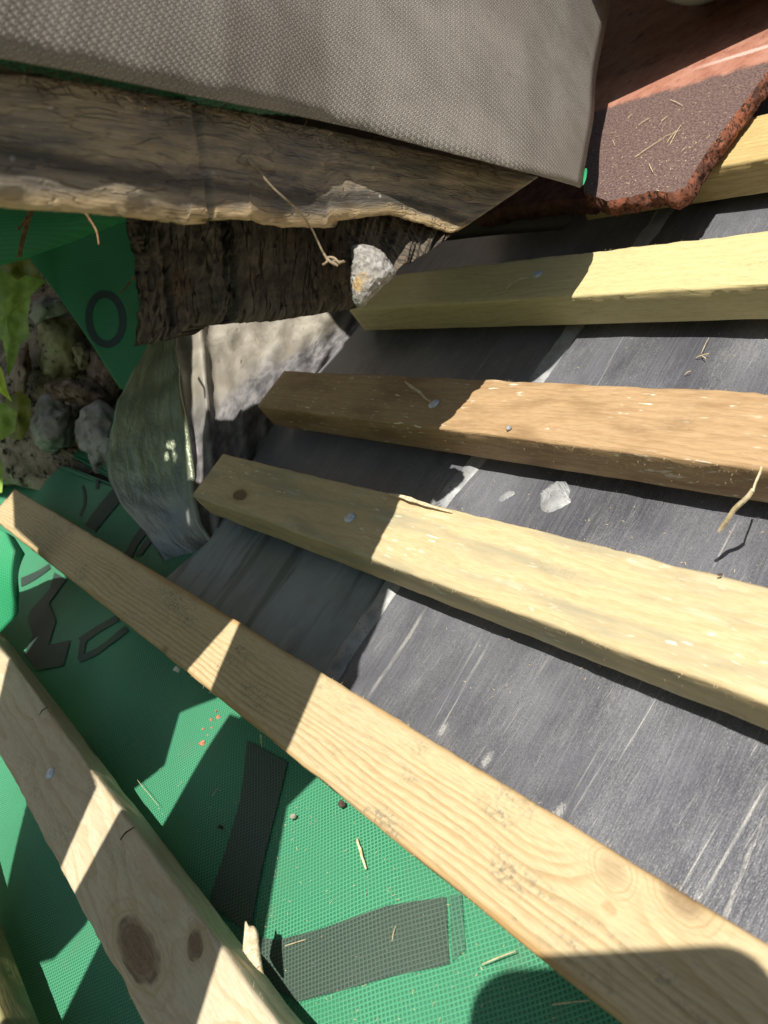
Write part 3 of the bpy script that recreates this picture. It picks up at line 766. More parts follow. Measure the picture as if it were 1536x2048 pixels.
# ------------------------------------------------------------------ broken clay tiles
TN = 0.015
TILE_O = RE(1350, 260, TN)
M_tile = tile_mat()
def tile(name, px_outline, n_top, thick, label, group, mat_top, jag=0.0012, org=None, seed=0, mat_edge=None):
    top = [RE(x, y, n_top) for x, y in px_outline]
    dense, wild = [], []
    for i, a in enumerate(top):
        c_ = top[(i + 1) % len(top)]; L = (c_ - a).length; k = max(1, int(L / 0.0018))
        for q in range(k): dense.append(a.lerp(c_, q / k))
    cen = sum(dense, Vector()) / len(dense)
    th = thing(name, ORIGIN + ROOF @ (org or cen), label, "roof tile", group)
    rim = []
    for i, p in enumerate(dense):
        d = (p - cen); d.z = 0; d.normalize()
        rim.append(p + d * (jag * (nz(p * 260, 1) + 0.8 * nz(p * 700, 1))))
    bm = bmesh.new(); vs = [bm.verts.new(p) for p in rim]; f = bm.faces.new(vs); bmesh.ops.triangulate(bm, faces=[f])
    bm.verts.index_update()
    vv = [ORIGIN + ROOF @ v.co for v in bm.verts]; ff = [tuple(q.index for q in g.verts) for g in bm.faces]; bm.free()
    o = mesh("tile_face", vv, ff, mat_top, th); fix_normals(o)
    vs, fs = [], []; NV = 8
    for j in range(NV + 1):
        v = j / NV
        for i, p in enumerate(rim):
            d = (p - cen); d.z = 0; d.normalize()
            out = (0.0022 * math.sin(math.pi * min(1, v * 1.1)) + 0.0026 * (math.floor(4 * nz((p.x * 170, p.y * 170, v * 2 + seed), 1)) / 4) * min(1, v * 3) + 0.0014 * nz((p.x * 800, p.y * 800, v * 7), 1) * min(1, v * 3))
            q = p + d * out; q.z = n_top - thick * v + (0.0008 * nz((p.x * 500, p.y * 500, 3), 1) if j == NV else 0)
            vs.append(ORIGIN + ROOF @ q)
    n = len(rim)
    fs = [(j * n + i, j * n + (i + 1) % n, (j + 1) * n + (i + 1) % n, (j + 1) * n + i) for j in range(NV) for i in range(n)]
    fs.append(tuple(NV * n + i for i in range(n)))
    e = mesh("broken_edge", vs, fs, mat_edge or M_clay_edge, th, smooth=True); fix_normals(e)
    return th
tile("roof_tile", [(1168, 384), (1215, 402), (1265, 393), (1310, 381), (1345, 386), (1372, 372), (1402, 320), (1450, 255), (1500, 190), (1545, 128), (1700, -60), (1640, -330), (1300, -420), (1150, -60), (1150, 200)],
     TN, 0.0105, "sunlit broken clay tile, red above and sooty black below, strewn with straw", "broken clay tiles", M_tile, org=TILE_O, seed=1)
M_darktile = simple("shaded_tile", (0.05, 0.022, 0.016), (0.13, 0.055, 0.038), 120, 0.9, 0.9, 0.001, 5, 0.2)  # extra dark clay colour stands in for the shade on this tile
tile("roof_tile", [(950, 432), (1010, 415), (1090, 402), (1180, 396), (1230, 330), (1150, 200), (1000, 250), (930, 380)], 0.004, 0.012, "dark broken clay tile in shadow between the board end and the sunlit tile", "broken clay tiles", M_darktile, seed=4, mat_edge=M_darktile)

# ------------------------------------------------------------------ folded membrane flap (grey felt side out)
def grid_from(name, top, bot, nv, mat, parent=None, thick=0.0, disp=None, tdir=None, vnorm=None, planar=None):
    """like loft, but with one column for each listed pair"""
    cols = [[C(*a).lerp(C(*c_), j / nv) for j in range(nv + 1)] for a, c_ in zip(top, bot)]
    nu = len(cols) - 1
    N0 = (cols[-1][0] - cols[0][0]).cross(cols[nu // 2][-1] - cols[nu // 2][0]).normalized()
    if N0.dot(CAM - cols[nu // 2][0]) < 0: N0.negate()
    U = [0]
    for a, c_ in zip(cols, cols[1:]): U.append(U[-1] + (c_[nv // 2] - a[nv // 2]).length)
    vs, uv = [], []
    for j in range(nv + 1):
        for i in range(nu + 1):
            p = cols[i][j]; h_ = (cols[i][-1] - cols[i][0]).length
            vs.append(p + N0 * (disp(U[i], h_ * j / nv, i / nu, j / nv) if disp else 0)); uv.append((U[i], vnorm * j / nv if vnorm else h_ * j / nv))
            if planar: uv[-1] = (p.dot(planar[0]), p.dot(planar[1]))
    n = nu + 1
    fs = [(j * n + i, j * n + i + 1, (j + 1) * n + i + 1, (j + 1) * n + i) for j in range(nv) for i in range(nu)]
    if thick:
        k = len(vs); td = (tdir if tdir is not None else -N0) * thick
        vs += [v + td for v in vs]; uv += uv
        fs += [tuple(k + q for q in reversed(f)) for f in fs]
        rim = list(range(n)) + [j * n + nu for j in range(1, nv + 1)] + [nv * n + i for i in range(nu - 1, -1, -1)] + [j * n for j in range(nv - 1, 0, -1)]
        for a, c_ in zip(rim, rim[1:] + rim[:1]): fs.append((c_, a, a + k, c_ + k))
    o = mesh(name, vs, fs, mat, parent, uv=uv); fix_normals(o); return o
FB = [(-1500, 20, .094), (-1224, 32, .10), (-800, 60, .118), (-475, 80, .135), (-200, 92, .154), (0, 106, .172), (147, 133, .190), (300, 166, .213), (456, 198, .240), (560, 218, .266), (661, 240, .296), (750, 261, .312), (844, 287, .325), (950, 314, .340), (1042, 338, .356), (1110, 356, .378), (1165, 373, .405)]
TVEC = Vector((-0.04, -0.46, 0.10))
FBd, FTd = [], []
for i in range(221):
    t = i / 220; a = interp(FB, t)
    p = ray(a[0], a[1]) * a[2]; k = max(0.0, (a[0] - 700) / 465) ** 1.5 if a[0] > 700 else 0.0
    endp = ray(1258, -240) * .68
    q = (p + TVEC).lerp(endp + (p - ray(1165, 373) * .405) * 1.0, k)
    FBd.append(a); FTd.append((768 + q.x / q.z * F, 1024 + q.y / q.z * F, q.z))
def felt_disp(a, c, u, v):
    dlow = (1 - v) * 0.40
    curl = -0.0022 * math.exp(-dlow / 0.010) * (1 - 0.6 * u)
    k = min(1.0, dlow / 0.06)
    return curl + k * (0.0016 * math.sin(c * 40 + a * 8) + 0.0028 * nz((a * 12, c * 12, 2), 1)) + 0.0003 * nz((a * 70, c * 70, 6), 1)
felt_t = thing("folded_membrane", C(600, 200, .29), "large grey brown embossed flap of folded back membrane hanging over the rotten board", "roofing membrane")
fax = (C(1042, 338, .356) - C(147, 133, .190)).normalized(); fup = cw(TVEC); fup = (fup - fax * fup.dot(fax)).normalized()
felt = grid_from("grey_underside", FTd, FBd, 70, M_felt, felt_t, 0.0006, felt_disp, planar=(fax, fup))
# green side seen below the fold
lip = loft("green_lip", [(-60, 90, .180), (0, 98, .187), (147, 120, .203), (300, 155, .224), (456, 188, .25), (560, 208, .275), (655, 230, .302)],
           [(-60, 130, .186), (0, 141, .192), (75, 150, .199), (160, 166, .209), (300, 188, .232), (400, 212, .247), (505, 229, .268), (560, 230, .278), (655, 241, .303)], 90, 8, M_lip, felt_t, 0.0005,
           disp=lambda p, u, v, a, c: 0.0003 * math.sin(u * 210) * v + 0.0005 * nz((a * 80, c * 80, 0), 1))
sliver("green_corner", C(1163, 371, .411), C(1171, 338, .418), .0035, M_greenflap, felt_t, .001, up=cw(Vector((0, 0, -1))))

# ------------------------------------------------------------------ rotten boards
def jag(x, s): return 1.5 * nz((x * .03, s, 0), 1) + 1.2 * nz((x * .11, s, 1), 1) + 2.5 * (round(2 * nz((x * .05, s, 5), 1)) / 2) + 1.2 * nz((x * .35, s, 2), 1)
zb = lambda x: 0.172 + (0.25 - 0.172) * max(-0.5, min(1, x / 460)) if x < 460 else 0.25 + (0.392 - 0.25) * (x - 460) / 615
ZTAB = [(-300, .147), (-250, .152), (-100, .167), (0, .177), (120, .1912), (250, .2092), (372, .2322), (500, .2582), (600, .2842), (700, .312), (800, .337), (905, .3565), (1100, .398)]
def ZB(x):
    x = max(-300, min(1100, x))
    for (a, za), (c, zc) in zip(ZTAB, ZTAB[1:]):
        if x <= c: return 1.007 * (za + (zc - za) * (x - a) / (c - a))
BT, BB = [], []
low = [(-250, 385), (-100, 400), (0, 411), (120, 421), (250, 433), (372, 446), (380, 447), (383, 436), (440, 436), (498, 440), (500, 433), (506, 440), (560, 452), (652, 455), (662, 440), (690, 437), (780, 428), (800, 432), (905, 466), (912, 462)]
upp = [(-250, 118), (-100, 132), (0, 143), (120, 155), (250, 176), (372, 200), (380, 202), (383, 203), (440, 214), (498, 226), (500, 226), (506, 227), (560, 240), (652, 258), (662, 260), (690, 266), (780, 286), (800, 290), (1040, 345), (1075, 352)]
for i in range(241):
    t = i / 240; a = interp([(x, y, 0) for x, y in low], t)
    k = next(q for q in range(len(low) - 1) if a[0] <= low[q + 1][0] + 1e-6); f = (a[0] - low[k][0]) / max(1e-6, low[k + 1][0] - low[k][0])
    u = (upp[k][0] + (upp[k + 1][0] - upp[k][0]) * f, upp[k][1] + (upp[k + 1][1] - upp[k][1]) * f)
    BB.append((a[0], a[1] + jag(a[0], 1) * 0.8, ZB(a[0]))); BT.append((u[0], u[1] + jag(u[0], 4) * 0.6, ZB(u[0]) * 1.02))
def bdisp(a, c, u, v):
    d = 0.0005 * nz((a * 25, c * 120, 1), 1) + 0.0004 * nz((a * 90, c * 420, 2), 1)
    d -= 0.0008 * math.exp(-((1 - v) / 0.03)) + 0.0006 * math.exp(-v / 0.05)
    ch = max(0.0, nz((a * 70, 0, 7), 1) - 0.12) * math.exp(-((1 - v) / 0.10) ** 2)      # chips broken out of the lower edge
    d -= 0.0022 * ch + 0.0012 * math.exp(-((c - 0.021 + a * 0.01) / 0.0016) ** 2) * (0.6 + nz((a * 12, 0, 4), 1))
    d -= 0.002 * math.exp(-((a - 0.105 - 0.25 * (c - 0.02)) / 0.0012) ** 2)                   # crack across the grain
    return d
board = grid_from("weathered_board", BT, BB, 40, M_board, None, 0.012, bdisp, cw(Vector((0.25, -0.35, 0.9)).normalized()), vnorm=0.036)
tag(board, "weathered grey and tan board with a ragged lower edge below the felt flap", "timber board")

bw = thing("sky_blocker", C(800, 300, .5), "added dark panels blocking sky light behind the weathered board and felt flap", "light blocker")  # added backing: cuts off sky light and closes the gap behind the felt
loft("blocker_panel", [(640, -500, .62), (1150, -700, .75)], [(640, 430, .52), (800, 455, .57), (900, 464, .60), (1000, 452, .58), (1150, 438, .53)], 30, 20, M_dark, bw, 0.015)
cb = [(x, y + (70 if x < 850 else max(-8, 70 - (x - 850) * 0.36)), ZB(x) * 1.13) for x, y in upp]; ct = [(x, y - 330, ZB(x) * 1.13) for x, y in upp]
loft("blocker_panel", ct, cb, 40, 12, M_dark, bw, 0.006)
# dark rotted timber under it
DT = [(255, 420), (300, 425), (380, 430), (470, 430), (560, 440), (650, 445), (700, 430), (712, 430)]
DB = [(285, 692), (300, 688), (352, 678), (392, 652), (470, 645), (562, 640), (600, 634), (708, 617)]
zd = lambda x: ZB(x) * 1.19
def dens(pts, n, z, s):
    out = []
    for i in range(n + 1):
        a = interp([(x, y, 0) for x, y in pts], i / n); out.append((a[0], a[1] + jag(a[0] * 2, s), z(a[0])))
    return out
def ddisp(a, c, u, v):
    q = nz((a * 30, c * 30, 9), 1) * .006
    fl = (math.floor(5 * nz(((a + q) * 75, c * 26, 1), 1)) / 5) * 0.0034 + (math.floor(4 * nz(((a - q) * 170, c * 90, 6), 1)) / 4) * 0.0018
    d = 0.0022 * nz((a * 45, c * 40, 4), 1) + fl + 0.0010 * nz((a * 420, c * 300, 3), 1)
    if a > 0.057: d *= 0.45
    for (a0, w_, dp, v0, v1) in ((0.0525, .0016, .009, -1, 2), (0.0560, .0008, .004, .35, 2), (0.0165, .0010, .004, .1, .9), (0.0065, .0008, .004, -1, .6)):
        if v0 < v < v1: d -= dp * math.exp(-((a - a0 + q * .35 * (a0 < .04)) / w_) ** 2)
    d -= 0.003 * math.exp(-(1 - v) / 0.04)
    return d
rot = thing("rotted_timber", C(480, 540, .31), "dark crumbling rotted timber block under the weathered board with a splintered right end", "timber block")
grid_from("block_face", dens(DT, 170, zd, 2), dens(DB, 170, zd, 6), 80, M_bark, rot, 0.02, ddisp, cw(Vector((0.2, -0.3, 0.93)).normalized()))
ST = [(690, 425), (740, 420), (800, 430), (860, 445), (915, 458)]
SB = [(700, 560), (770, 545), (795, 538), (850, 508), (908, 468)]
zs = lambda x: 0.338 + (x - 690) / 220 * 0.03
def sdisp(a, c, u, v):
    return 0.0028 * nz((a * 330 + c * 120, c * 40, 1), 1) + 0.0022 * nz((a * 800 + c * 300, c * 70, 2), 1) - 0.004 * math.exp(-((u - .38) / .06) ** 2)
sp_ = grid_from("splintered_end", dens(ST, 80, zs, 3), dens(SB, 80, lambda x: zs(x) * 0.985, 7), 34, M_fibre, rot, 0.012, sdisp, cw(Vector((0.1, -0.4, 0.9)).normalized()))
for d_ in sp_.data.uv_layers[0].data: d_.uv = (d_.uv[0] - d_.uv[1] * 0.55, d_.uv[1])

# pale mortar lump
def ico(sub):
    bm = bmesh.new(); bmesh.ops.create_icosphere(bm, subdivisions=sub, radius=1.0); bm.verts.index_update()
    r = ([v.co.copy() for v in bm.verts], [tuple(v.index for v in f.verts) for f in bm.faces]); bm.free(); return r
ICO = {k: ico(k) for k in (3, 4, 5)}
def lump(name, px_outline, z, depth, mat, parent=None, k1=.0012, k2=.0012, basis=None, sub=4, s1=260, s2=900, flat=0.0):
    """solid lump whose silhouette follows the picture outline at depth z"""
    pts = [Vector(p) for p in px_outline]; cen = sum(pts, Vector((0, 0))) / len(pts)
    def rad(a):
        d = Vector((math.cos(a), math.sin(a))); best = 1.0
        for p, q in zip(pts, pts[1:] + pts[:1]):
            e = q - p; den = d.x * e.y - d.y * e.x
            if abs(den) < 1e-9: continue
            w_ = p - cen; t = (w_.x * e.y - w_.y * e.x) / den; u = (w_.x * d.y - w_.y * d.x) / den
            if t > 0 and -1e-6 <= u <= 1 + 1e-6: best = max(best, t)
        return best
    LUT = [rad(2 * math.pi * k / 180) for k in range(180)]
    V0, F0 = ICO[sub]; vs = []; c0 = C(cen.x, cen.y, z)
    for v in V0:
        a = (math.atan2(v.y, v.x) % (2 * math.pi)) / (2 * math.pi) * 180; k = int(a) % 180; f = a - int(a)
        rr = LUT[k] * (1 - f) + LUT[(k + 1) % 180] * f
        h_ = math.hypot(v.x, v.y) ** 0.8; un = Vector((v.x, v.y)).normalized() * h_ if h_ > 1e-6 else Vector((0, 0))
        x = C(cen.x + un.x * rr, cen.y + un.y * rr, z + depth * v.z)
        d = (x - c0).normalized()
        vs.append(x + d * (k1 * nz(x * s1, 1) + k2 * nz(x * s2, 1)))
    o = mesh(name, vs, F0, mat, parent, basis=basis); fix_normals(o); return o
ml = lump("mortar_lump", [(703, 492), (722, 489), (742, 492), (768, 506), (783, 528), (793, 543), (786, 556), (765, 572), (748, 590), (728, 612), (716, 618), (706, 600), (701, 560), (704, 525)], .328, .009, M_mortar, None, .0006, .0010, sub=5, s1=300, s2=1300)
tag(ml, "pale crumbly mortar lump stuck to the end of the dark rotted timber", "mortar")

# matted fibres between felt and board
def fibres():
    vs, fs = [], []
    rng = random.Random(3)
    for q in range(520):
        x = rng.uniform(-60, 1000); k = (x + 60) / 1060
        y = 143 + (x) * 0.205 + rng.gauss(-6, 7) if x > 0 else 134
        z = ZB(x) * rng.uniform(1.004, 1.035)
        p = C(x, y, z); L = rng.uniform(.0015, .006); a = rng.gauss(0.25, 0.55)
        d = cw(Vector((math.cos(a), math.sin(a) * 0.8 + 0.15, rng.uniform(-.5, .5)))).normalized() * L
        s = cw(Vector((rng.uniform(-1, 1), rng.uniform(-1, 1), 0))).normalized() * 0.00012
        b_ = cw(Vector((rng.gauss(0, 1), rng.gauss(0, 1), rng.gauss(0, 1)))) * L * 0.18
        i0 = len(vs)
        for t in (0, .33, .66, 1): vs.extend([p + d * t + b_ * math.sin(t * 3) - s, p + d * t + b_ * math.sin(t * 3) + s])
        fs += [(i0 + 2 * j, i0 + 2 * j + 1, i0 + 2 * j + 3, i0 + 2 * j + 2) for j in range(3)]
    return mesh("matted_fibres", vs, fs, M_hair)
tag(fibres(), "brown matted fibres along the top of the weathered board", "fibres", kind="stuff")

# hanging root
rp = [(408, 214, .262), (420, 240, .262), (445, 268, .262), (475, 298, .262), (510, 335, .263), (545, 375, .266), (575, 402, .272), (600, 425, .283), (620, 452, .292), (635, 482, .297), (648, 508, .30), (660, 520, .302), (690, 524, .304)]
root = thing("dry_root", C(408, 214, .262), "thin dry root hanging diagonally across the weathered board", "root")
tube("root_strand", smooth_path([C(*p) for p in rp], 6), [0.0013 - 0.0009 * min(1, i / 30) for i in range((len(rp) - 1) * 6 + 1)], M_root, root)
for tip in ([(648, 508, .30), (655, 522, .299), (645, 530, .299)], [(660, 520, .302), (672, 528, .301), (688, 522, .301)], [(655, 515, .301), (668, 516, .30), (680, 528, .30)], [(650, 512, .30), (662, 525, .298), (676, 532, .298)]):
    tube("root_tip", smooth_path([C(*p) for p in tip], 4), 0.0005, M_root, root, 5)

# ------------------------------------------------------------------ background at the left
wallv = loft("rubble_wall", [(-1600, -1600, 1.2), (0, -1600, 1.2), (1150, -1600, 1.15)], [(-1600, 1100, 1.0), (-420, 990, .95), (0, 960, .93), (330, 1050, .84), (700, 640, .86), (1150, 300, .95)], 110, 110, M_rubble, None, 0.05,  # upper and right part added out of view to block sky light
             disp=lambda p, u, v, a, c: 0.03 * nz((a * 9, c * 9, 0), 1) + 0.014 * nz((a * 28, c * 28, 3), 1))
tag(wallv, "crumbling brown masonry at the left behind the lettered membrane", "wall")
def stone(px, z, dp, mat, label, seed=0):
    o = lump("stone", px, z, dp, mat, None, .011, .0045, sub=5, s1=34, s2=120)
    return tag(o, label, "stone", "rubble stones at the left")
stone([(80, 635), (120, 628), (158, 640), (168, 690), (160, 745), (120, 752), (88, 745), (76, 690)], .90, .03, M_stone1, "mossy olive block in the middle of the rubble")
stone([(58, 632), (66, 605), (90, 596), (130, 602), (142, 620), (110, 636), (70, 648)], .88, .03, M_stone2, "small pale grey stone capping the mossy block")
stone([(140, 690), (165, 680), (182, 700), (180, 730), (160, 740), (142, 725)], .885, .02, M_stone1, "round mossy pebble beside the olive block")
stone([(62, 850), (75, 810), (110, 800), (145, 812), (140, 850), (128, 890), (100, 900), (70, 890)], .865, .035, M_stone2, "pale grey stone low in the rubble beside the olive leaf")
stone([(160, 880), (165, 825), (200, 808), (235, 830), (250, 900), (235, 955), (190, 935)], .83, .035, M_stone2, "blue grey stone low in the rubble touching the flashing")
stone([(90, 768), (140, 760), (200, 770), (225, 800), (180, 812), (110, 800)], .86, .025, M_stone3, "flat rusty brown stone under the mossy block")
stone([(180, 690), (215, 700), (240, 770), (235, 810), (205, 780), (180, 740)], .88, .02, M_stone3, "brown stone beside the lettered membrane's pointed end")
stone([(30, 700), (55, 690), (62, 740), (50, 790), (30, 780)], .89, .02, M_stone3, "narrow dull stone beside the lobed leaf")

# lettered green membrane hanging behind, and the nearer fold of it
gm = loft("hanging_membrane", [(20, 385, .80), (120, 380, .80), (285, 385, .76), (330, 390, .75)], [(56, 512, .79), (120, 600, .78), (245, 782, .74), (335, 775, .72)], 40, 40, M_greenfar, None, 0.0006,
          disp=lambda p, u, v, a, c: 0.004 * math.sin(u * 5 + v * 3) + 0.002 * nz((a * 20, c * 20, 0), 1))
tag(gm, "triangle of green membrane printed with a dark O hanging at the left", "roofing membrane")
vs, fs = [], []
for k in range(40):
    t = 2 * math.pi * k / 40
    for (rx, ry) in ((41, 58), (27, 43)):
        x, y = rx * math.cos(t), ry * math.sin(t); a = R(-5)
        vs.append(C(211 + x * math.cos(a) - y * math.sin(a), 638 + x * math.sin(a) + y * math.cos(a), .738))
fs = [(2 * k, 2 * ((k + 1) % 40), 2 * ((k + 1) % 40) + 1, 2 * k + 1) for k in range(40)]
# lay the ring on the hanging sheet
from mathutils.bvhtree import BVHTree
Mw = FR[gm.name]; bv = BVHTree.FromPolygons([Mw @ v.co for v in gm.data.vertices], [tuple(p.vertices) for p in gm.data.polygons])
vs2 = []
for v in vs:
    hit = bv.ray_cast(CAM, (v - CAM).normalized()); q = hit[0] if hit[0] else v
    vs2.append(q + (CAM - q).normalized() * 0.0006)
ring = mesh("printed_letter", vs2, fs, M_ink, gm); fix_normals(ring)
gf = loft("folded_membrane_edge", [(-200, 385, .66), (0, 395, .64), (150, 400, .62), (290, 415, .60)], [(-200, 560, .66), (0, 532, .64), (60, 516, .63), (150, 484, .62), (250, 446, .605), (290, 430, .60)], 60, 20, M_greenfar, None, 0.0008,
          disp=lambda p, u, v, a, c: 0.006 * math.sin(v * 3.0) + 0.002 * nz((a * 18, c * 18, 2), 1))
tag(gf, "curved green membrane edge above the lobed leaf, under the weathered board", "roofing membrane")

# bright flap by the far end of the ringed batten
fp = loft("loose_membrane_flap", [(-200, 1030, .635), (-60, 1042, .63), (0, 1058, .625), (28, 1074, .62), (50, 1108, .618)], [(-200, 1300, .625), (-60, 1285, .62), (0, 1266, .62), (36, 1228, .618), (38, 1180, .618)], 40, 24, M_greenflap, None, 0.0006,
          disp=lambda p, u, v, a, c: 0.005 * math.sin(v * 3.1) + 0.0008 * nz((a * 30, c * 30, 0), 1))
tag(fp, "bright sunlit loose flap of membrane at the far end of the ringed batten", "roofing membrane")

# leaves
def leaf(outline, z, mat, label, tilt=0.02, vein=None):
    pts = [Vector(p) for p in outline]; cen = sum(pts, Vector((0, 0))) / len(pts)
    dense = []
    for a, c_ in zip(pts, pts[1:] + pts[:1]):
        for q in range(5): dense.append(a.lerp(c_, q / 5))
    vs, uv, fs = [C(cen.x, cen.y, z - 0.004)], [(0.0, 0.0)], []
    K = 6
    for k in range(1, K + 1):
        for p in dense:
            q = cen.lerp(p, k / K); zz = z + tilt * ((q.y - cen.y) / 100) ** 2 * 0.3 - 0.004 * math.cos((q.x - cen.x) / 12) * (1 - k / K) + 0.003 * nz((q.x * .04, q.y * .04, 0), 1)
            vs.append(C(q.x, q.y, zz)); uv.append(((q.x - cen.x) / F * z, (q.y - cen.y) / F * z))
    n = len(dense)
    for i in range(n): fs.append((0, 1 + i, 1 + (i + 1) % n))
    for k in range(K - 1):
        for i in range(n): fs.append((1 + k * n + i, 1 + k * n + (i + 1) % n, 1 + (k + 1) * n + (i + 1) % n, 1 + (k + 1) * n + i))
    m0 = len(vs); back = cw(Vector((0, 0, 1))) * 0.0004
    vs += [v + back for v in vs]; uv += uv
    fs += [tuple(m0 + q for q in reversed(f)) for f in fs]
    o = mesh("leaf", vs, fs, mat, None, uv=uv); fix_normals(o)
    return tag(o, label, "leaf", "leaves at the left edge")
leaf([(-70, 540), (-20, 525), (10, 545), (35, 560), (52, 550), (95, 562), (62, 590), (55, 640), (60, 672), (40, 690), (30, 725), (16, 755), (12, 715), (5, 680), (-15, 672), (-60, 690), (-80, 620)], .80, M_leaf, "lobed green leaf hanging at the left edge")
leaf([(-50, 700), (-10, 712), (6, 745), (14, 780), (24, 804), (6, 790), (-12, 772), (-50, 760)], .77, M_leaf2, "bright lime leaf tip under the lobed leaf")
leaf([(8, 800), (40, 780), (62, 800), (60, 850), (45, 880), (20, 878), (12, 840)], .84, M_leaf3, "dull olive leaf in front of the grey stones")
leaf([(-30, 900), (-5, 905), (8, 940), (4, 985), (-20, 990), (-40, 950)], .80, M_leaf, "blurred green leaf beside the far tip of the ringed batten")

leaf([(-60, 500), (10, 498), (60, 520), (84, 556), (60, 575), (20, 560), (-40, 570)], .86, M_leaf3, 'dark olive leaf tucked behind the lobed leaf under the membrane edge')
leaf([(-40, 810), (10, 806), (34, 826), (30, 862), (4, 880), (-40, 870)], .79, M_leaf, 'small green leaf low at the left edge above the blurred leaf')
# twigs
def twig(pts, r0, label, r1=None):
    p = smooth_path([C(*q) for q in pts], 6); n = len(p)
    o = tube("twig", p, [r0 + ((r1 or r0 * .6) - r0) * i / (n - 1) for i in range(n)], M_twig); return tag(o, label, "twig", "twigs under the weathered board")
tw = twig([(66, 412, .52), (56, 440, .52), (48, 468, .52), (38, 515, .52)], .0018, "thick reddish twig hanging over the curved membrane edge", .0014)
twig([(66, 414, .515), (52, 438, .512), (35, 460, .51)], .0011, "short twig branching beside the thick reddish twig")
twig([(168, 420, .50), (180, 440, .50), (193, 462, .498), (198, 490, .496)], .0011, "bent twig with a frayed tip left of the rotted timber")
twig([(282, 510, .50), (275, 540, .50), (262, 562, .50), (240, 588, .50)], .0008, "slender curved twig crossing above the printed O")

# pale tub at the very top of the frame
vs, fs = [], []
for j, (rr, dz) in enumerate(((.0, -.004), (.9, -.004), (1.0, .0), (1.02, .003), (1.0, .006), (.95, .010), (.0, .010))):
    for k in range(40):
        t = 2 * math.pi * k / 40; vs.append(C(1390, -101, .555) + cw(Vector((math.cos(t) * .0354 * rr, math.sin(t) * .0352 * rr, dz))))
fs = [(j * 40 + k, j * 40 + (k + 1) % 40, (j + 1) * 40 + (k + 1) % 40, (j + 1) * 40 + k) for j in range(6) for k in range(40)]
tub = mesh("plastic_tub", vs, fs, M_white); fix_normals(tub)
tag(tub, "pale round edged plastic tub peeking in at the top edge above the red tile", "tub")

# ------------------------------------------------------------------ debris
def straw(p0, p1, wd, label, mat=M_straw, bend=0.001, cat="straw", group="straws lying about", name="straw", th=.0005, taper=.3):
    o = sliver(name, p0, p1, wd, mat, None, bend, th, taper=taper); return tag(o, label, cat, group)
big = thing("straw", P(1520, 945, .002), "long split straw leaning from the brown batten over the lead", "straw", "straws lying about")
sliver("straw_stem", PN(1524, 935, .002), PN(1506, 985, .004), .0009, M_straw, big, 0.0, .0006, taper=.1)
sliver("straw_blade", PN(1508, 980, .004), PN(1440, 1064, -.010), .0024, M_straw, big, .0006, .0008, taper=.15)
ts = [((1270, 315), (1325, 278), .0011, "long straw lying lowest in the fan on the sunlit tile"), ((1318, 280), (1362, 260), .0009, "straw crossing the upper end of the fan on the tile"),
      ((1340, 290), (1362, 250), .0008, "upright straw in the fan on the sunlit tile"), ((1334, 286), (1352, 262), .0007, "short straw in the middle of the fan on the tile"),
      ((1278, 250), (1298, 237), .0014, "stubby straw left of the fan on the tile"), ((1323, 243), (1336, 232), .0012, "stubby straw above the fan on the tile"),
      ((1341, 200), (1366, 212), .0008, "thin straw near the red part of the tile"), ((1298, 327), (1306, 345), .0010, "curled straw near the tile's lower edge"),
      ((1363, 303), (1375, 294), .0007, "tiny straw near the tile's broken right edge"), ((1256, 238), (1264, 229), .0008, "tiny straw high at the left of the tile"),
      ((1220, 268), (1232, 265), .0008, "tiny straw beside the felt flap on the tile"), ((1226, 280), (1230, 292), .0008, "short straw just right of the felt flap on the tile")]
for a, c_, wd, lab in ts: straw(PN(*a, TN + .0006), PN(*c_, TN + .0010), wd * .55, lab, bend=.0003, th=.0003)
for a, c_, n, wd, lab in (((1392, 716), (1418, 708), NL + .001, .0016, "crooked straw on the lead above the brown batten"), ((1403, 708), (1418, 676), NL + .002, .0007, "thin straw standing off the lead above the brown batten"),
                        ((1404, 712), (1412, 718), NL + .001, .0012, "tiny straw at the foot of the crooked straw"), ((1370, 750), (1382, 742), NL + .001, .0014, "curled shaving on the lead above the brown batten"),
                        ((715, 1678), (733, 1738), NM + .002, .0032, "pale wood sliver on sunlit green membrane between the two lowest battens"), ((570, 1893), (612, 1880), NM + .002, .0008, "thin straw lying across the left end of the dark printed band"),
                        ((785, 1882), (792, 1852), NM + .002, .0006, "hair thin straw in the middle of the printed band"), ((965, 1930), (1032, 1903), NM + .003, .0012, "curved straw at the edge of the round shadow"),
                        ((275, 1560), (318, 1612), NM + .002, .0007, "thin straw in the sun patch beside the knotty batten"), ((440, 1575), (425, 1592), NM + .002, .0007, "short straw beside the vertical printed stroke"),
                        ((1105, 2010), (1180, 2002), NM + .003, .0010, "straw lying in the round shadow under the ringed batten")):
    straw(PN(*a, n), PN(*c_, n + .0010), wd * .48, lab, bend=.0004, th=.0003)
straw(PN(525, 1495, NM + .006), PN(522, 1470, .0), .0009, "pale straw stuck under the lower edge of the ringed batten", bend=0)
for a, c_, wd, lab in (((242, 1662 + 18), (270, 1655), .0009, "dark stalk on the upper edge of the knotty batten beside the sun patch"), ((80, 1430), (97, 1415), .0009, "dark stalk on the upper edge of the knotty batten above its nail")):
    straw(PN(*a, .001), PN(*c_, .002), wd, lab, mat=M_barkchip, bend=.001, cat="stalk", group="dark stalks on the knotty batten", name="dark_stalk")
ch = grid_from("wood_chip", [(492, 1842, .300), (498, 1850, .300), (508, 1852, .30), (517, 1862, .30)], [(487, 1900, .295), (500, 1918, .293), (514, 1936, .291), (527, 1948, .290)], 12, M_chip, None, .0012,
               lambda a, c, u, v: .0012 * nz((a * 500, c * 90, 0), 1))
